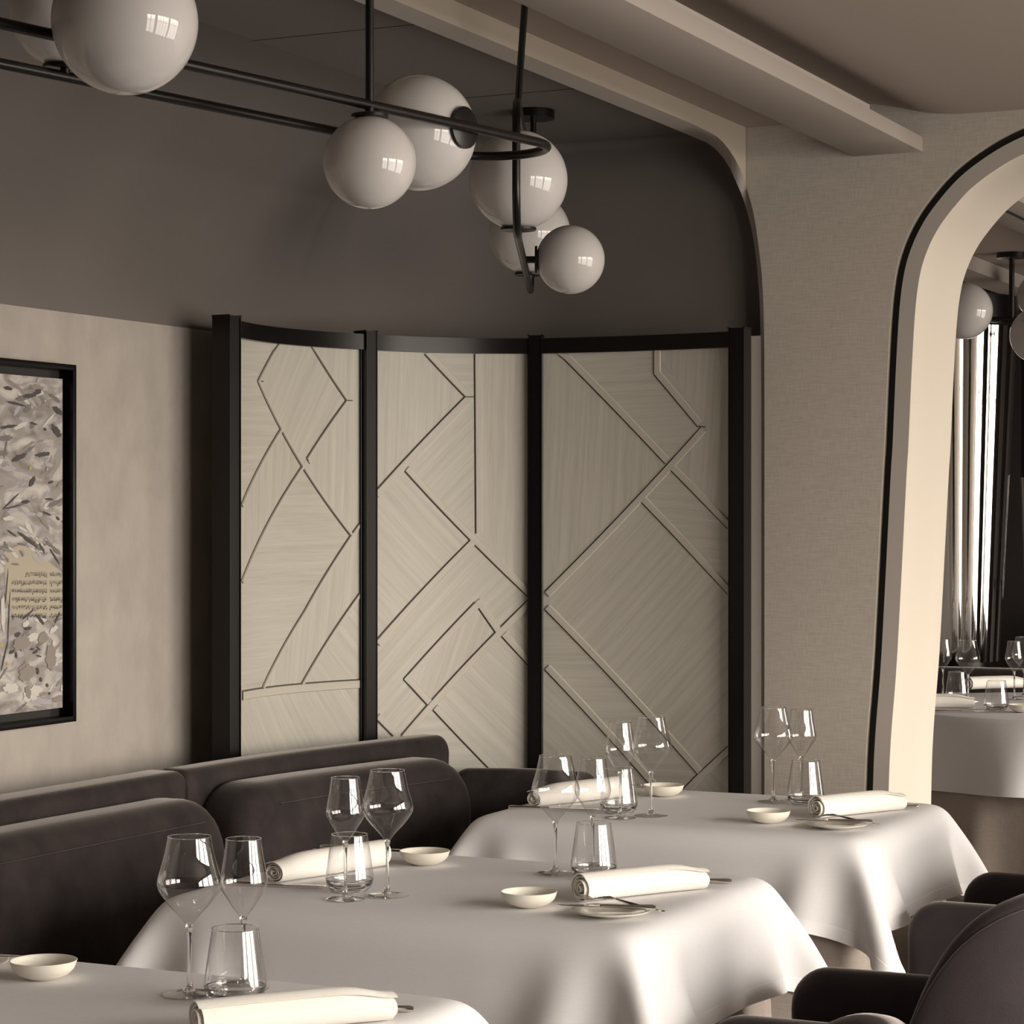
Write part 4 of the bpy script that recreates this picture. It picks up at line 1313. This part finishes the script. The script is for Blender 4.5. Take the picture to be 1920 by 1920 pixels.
# ------------------------------------------------------------------ NEXT ROOM
def round_table():
    cx, cy, R = -1.98, 8.95, 0.68
    root = empty('round_dining_table', (cx, cy, 0))
    tag(root, 'round dining table with brown-grey floor-length skirt beyond the archway', 'table')
    def wavy(name, R, z1, z0, amp, nw, m, par, fl):
        n, K = 300, 14
        vs, fs = [], []
        rings = [(0.001, z1), (R * 0.5, z1), (R - 0.02, z1), (R - 0.004, z1 - 0.004), (R, z1 - 0.02)]
        for r, z in rings:
            for i in range(n): a = 2 * math.pi * i / n; vs.append((r * math.cos(a), r * math.sin(a), z))
        for k in range(1, K + 1):
            t = k / K
            for i in range(n):
                a = 2 * math.pi * i / n
                w = (0.5 + 0.5 * math.sin(nw * a + 1.2 * math.sin(2 * a))) ** 1.5
                r = R + t * (fl + amp * w); z = z1 - 0.02 - (z1 - 0.02 - z0) * t * (1 - 0.03 * w)
                vs.append((r * math.cos(a), r * math.sin(a), z))
        L = len(rings) + K
        for j in range(L - 1):
            for i in range(n): fs.append((j * n + i, j * n + (i + 1) % n, (j + 1) * n + (i + 1) % n, (j + 1) * n + i))
        o = mesh(name, vs, fs, m, par, True); fix(o, 1e-4); o.data.polygons.foreach_set('use_smooth', [True] * len(o.data.polygons)); return o
    wavy('table_skirt', R - 0.008, 0.742, 0.004, 0.05, 17, M['skirt'], root, 0.005)
    lathe('pedestal', [(0.001, 0.0), (0.28, 0.0), (0.28, 0.02), (0.05, 0.05), (0.045, 0.70), (0.001, 0.70)], M['wood'], root, 24)
    c = wavy('tablecloth', R, 0.0, -0.27, 0.085, 11, M['cloth'], None, 0.012)
    c.location = (cx, cy, TZ)
    tag(c, 'white tablecloth with soft folds on the round table beyond the archway', 'tablecloth')
round_table()
fz = TZ + 0.001
rt_ = 'round table beyond the archway'
def fpos(px, py): 
    D = F * (H - TZ) / (py - HZ); v = at(px, py, D); return v.x, v.y
for key, px, py, rz, lab, cat, grp in (
        ('big', 1815, 1316, 0, 'wide-bowled wine glass near the mirror column on the ' + rt_, 'wine glass', 'large wine glasses'),
        ('small', 1768, 1306, 0, 'slim wine glass half hidden by the arch reveal on the ' + rt_, 'wine glass', 'small wine glasses'),
        ('tum', 1795, 1312, 0, 'left water tumbler behind the wine glass on the ' + rt_, 'tumbler', 'water tumblers'),
        ('tum', 1868, 1332, 0, 'right water tumbler standing alone on the ' + rt_, 'tumbler', 'water tumblers'),
        ('small', 1902, 1312, 0, 'slim wine glass at the right frame edge on the ' + rt_, 'wine glass', 'small wine glasses'),
        ('big', 1920, 1306, 0, 'wide-bowled wine glass cut by the right frame edge on the ' + rt_, 'wine glass', 'large wine glasses'),
        ('bwl', 1918, 1336, 0, 'cream porcelain bowl at the right frame edge on the ' + rt_, 'bowl', 'small porcelain bowls'),
        ('nap', 1752, 1328, 0.5, 'rolled napkin poking out behind the arch reveal on the ' + rt_, 'napkin', 'rolled napkins'),
        ('knf', 1752, 1336, math.radians(25), 'steel dinner knife near the arch reveal on the ' + rt_, 'knife', 'dinner knives'),
        ('nap', 1870, 1292, 0.9, 'rolled napkin at the far side of the ' + rt_, 'napkin', 'rolled napkins')):
    x, y = fpos(px, py); put(key, x, y, fz, rz, lab, cat, grp)

def column(px, r0, r1, D, z0, z1, lab):
    v = at(px, HZ, D)
    n = 240
    vs, fs = [], []
    K = 12
    for k in range(K + 1):
        t = k / K
        for i in range(n):
            a = 2 * math.pi * i / n
            r = (r0 + (r1 - r0) * t) * (1 - 0.045 * (1 - abs(math.cos(a * 7 + 0.4)) ** 0.8))
            vs.append((r * math.cos(a), r * math.sin(a), z0 + (z1 - z0) * t))
    for j in range(K):
        for i in range(n): fs.append((j * n + i, j * n + (i + 1) % n, (j + 1) * n + (i + 1) % n, (j + 1) * n + i))
    fs += [tuple(range(n))[::-1], tuple(K * n + i for i in range(n))]
    root = empty('fluted_column', (v.x, v.y, 0))
    o = mesh('shaft', vs, fs, M['mirror'], root, True); o.data.set_sharp_from_angle(angle=math.radians(60))
    tube('collar', [(0, 0, z1), (0, 0, 2.52)], r1 * 0.98, M['blacklac'], root, 48)
    tube('foot', [(0, 0, 0), (0, 0, z0)], r0 * 0.9, M['blacklac'], root, 48)
    tag(root, lab, 'column')
column(1792, 0.20, 0.28, 10.9, 0.80, 2.34, 'polished chrome fluted column tapering downwards, left of the two beyond the archway')
column(1972, 0.135, 0.16, 12.2, 1.03, 1.66, 'dark chrome fluted column at the right frame edge beyond the archway')
def far_banquette():
    root = empty('far_banquette', (-1.9, 10.0, 0))
    tag(root, 'dark velvet banquette in the next room behind the round table', 'banquette')
    cushion('backrest', [(-3.1, 10.22), (-2.2, 10.24), (-1.0, 10.22)], 0.2, 0.60, 0.14, 0.06, 0.05, M['velvet'], root, off=(-1.9, 10.0, 0))
    cushion('seat', [(-3.1, 9.93), (-2.2, 9.93), (-1.0, 9.93)], 0.30, 0.16, 0.44, 0.06, 0.05, M['velvet'], root, off=(-1.9, 10.0, 0))
far_banquette()
struct(box('trim_far_cabinet', (-2.3, 12.2, 0.0), (-1.0, 12.9, 0.99), M['darkwall'], bevel=0.01))
def far_light():
    root = empty('globe_chandelier', (0, 0, 0))
    cp = at(1897, 475, 9.55)
    zr = 2.256
    tube('canopy', [(cp.x, cp.y, 2.498), (cp.x, cp.y, 2.5195)], 0.06, M['iron'], root, 36)
    tube('rod', [(cp.x, cp.y, zr), (cp.x, cp.y, 2.5)], 0.011, M['iron'], root, 14)
    d = camdir(0.97, -0.24).normalized(); w = camdir(0.24, 0.97).normalized()
    e = Vector((cp.x, cp.y, zr)) + d * 1.5
    tube('rail', rounded_loop(e + w * 0.1, d, w, 1.62, 0.2, 0.095), 0.010, M['iron'], root, 14, closed=True)
    g1 = at(1808, 583, 8.9); globe(g1, 0.106, (0, 1, 0), root, (g1.x, g1.y + 0.16, g1.z))
    g2 = at(1947, 628, 8.9); globe(g2, 0.106, (0, 0, 1), root, (g2.x, g2.y, zr))
    g3 = at(1950, 555, 9.9); globe(g3, 0.095, (0, 0, -1), root)
    tag(root, 'black ceiling light with opal globes seen through the archway', 'ceiling light')
far_light()
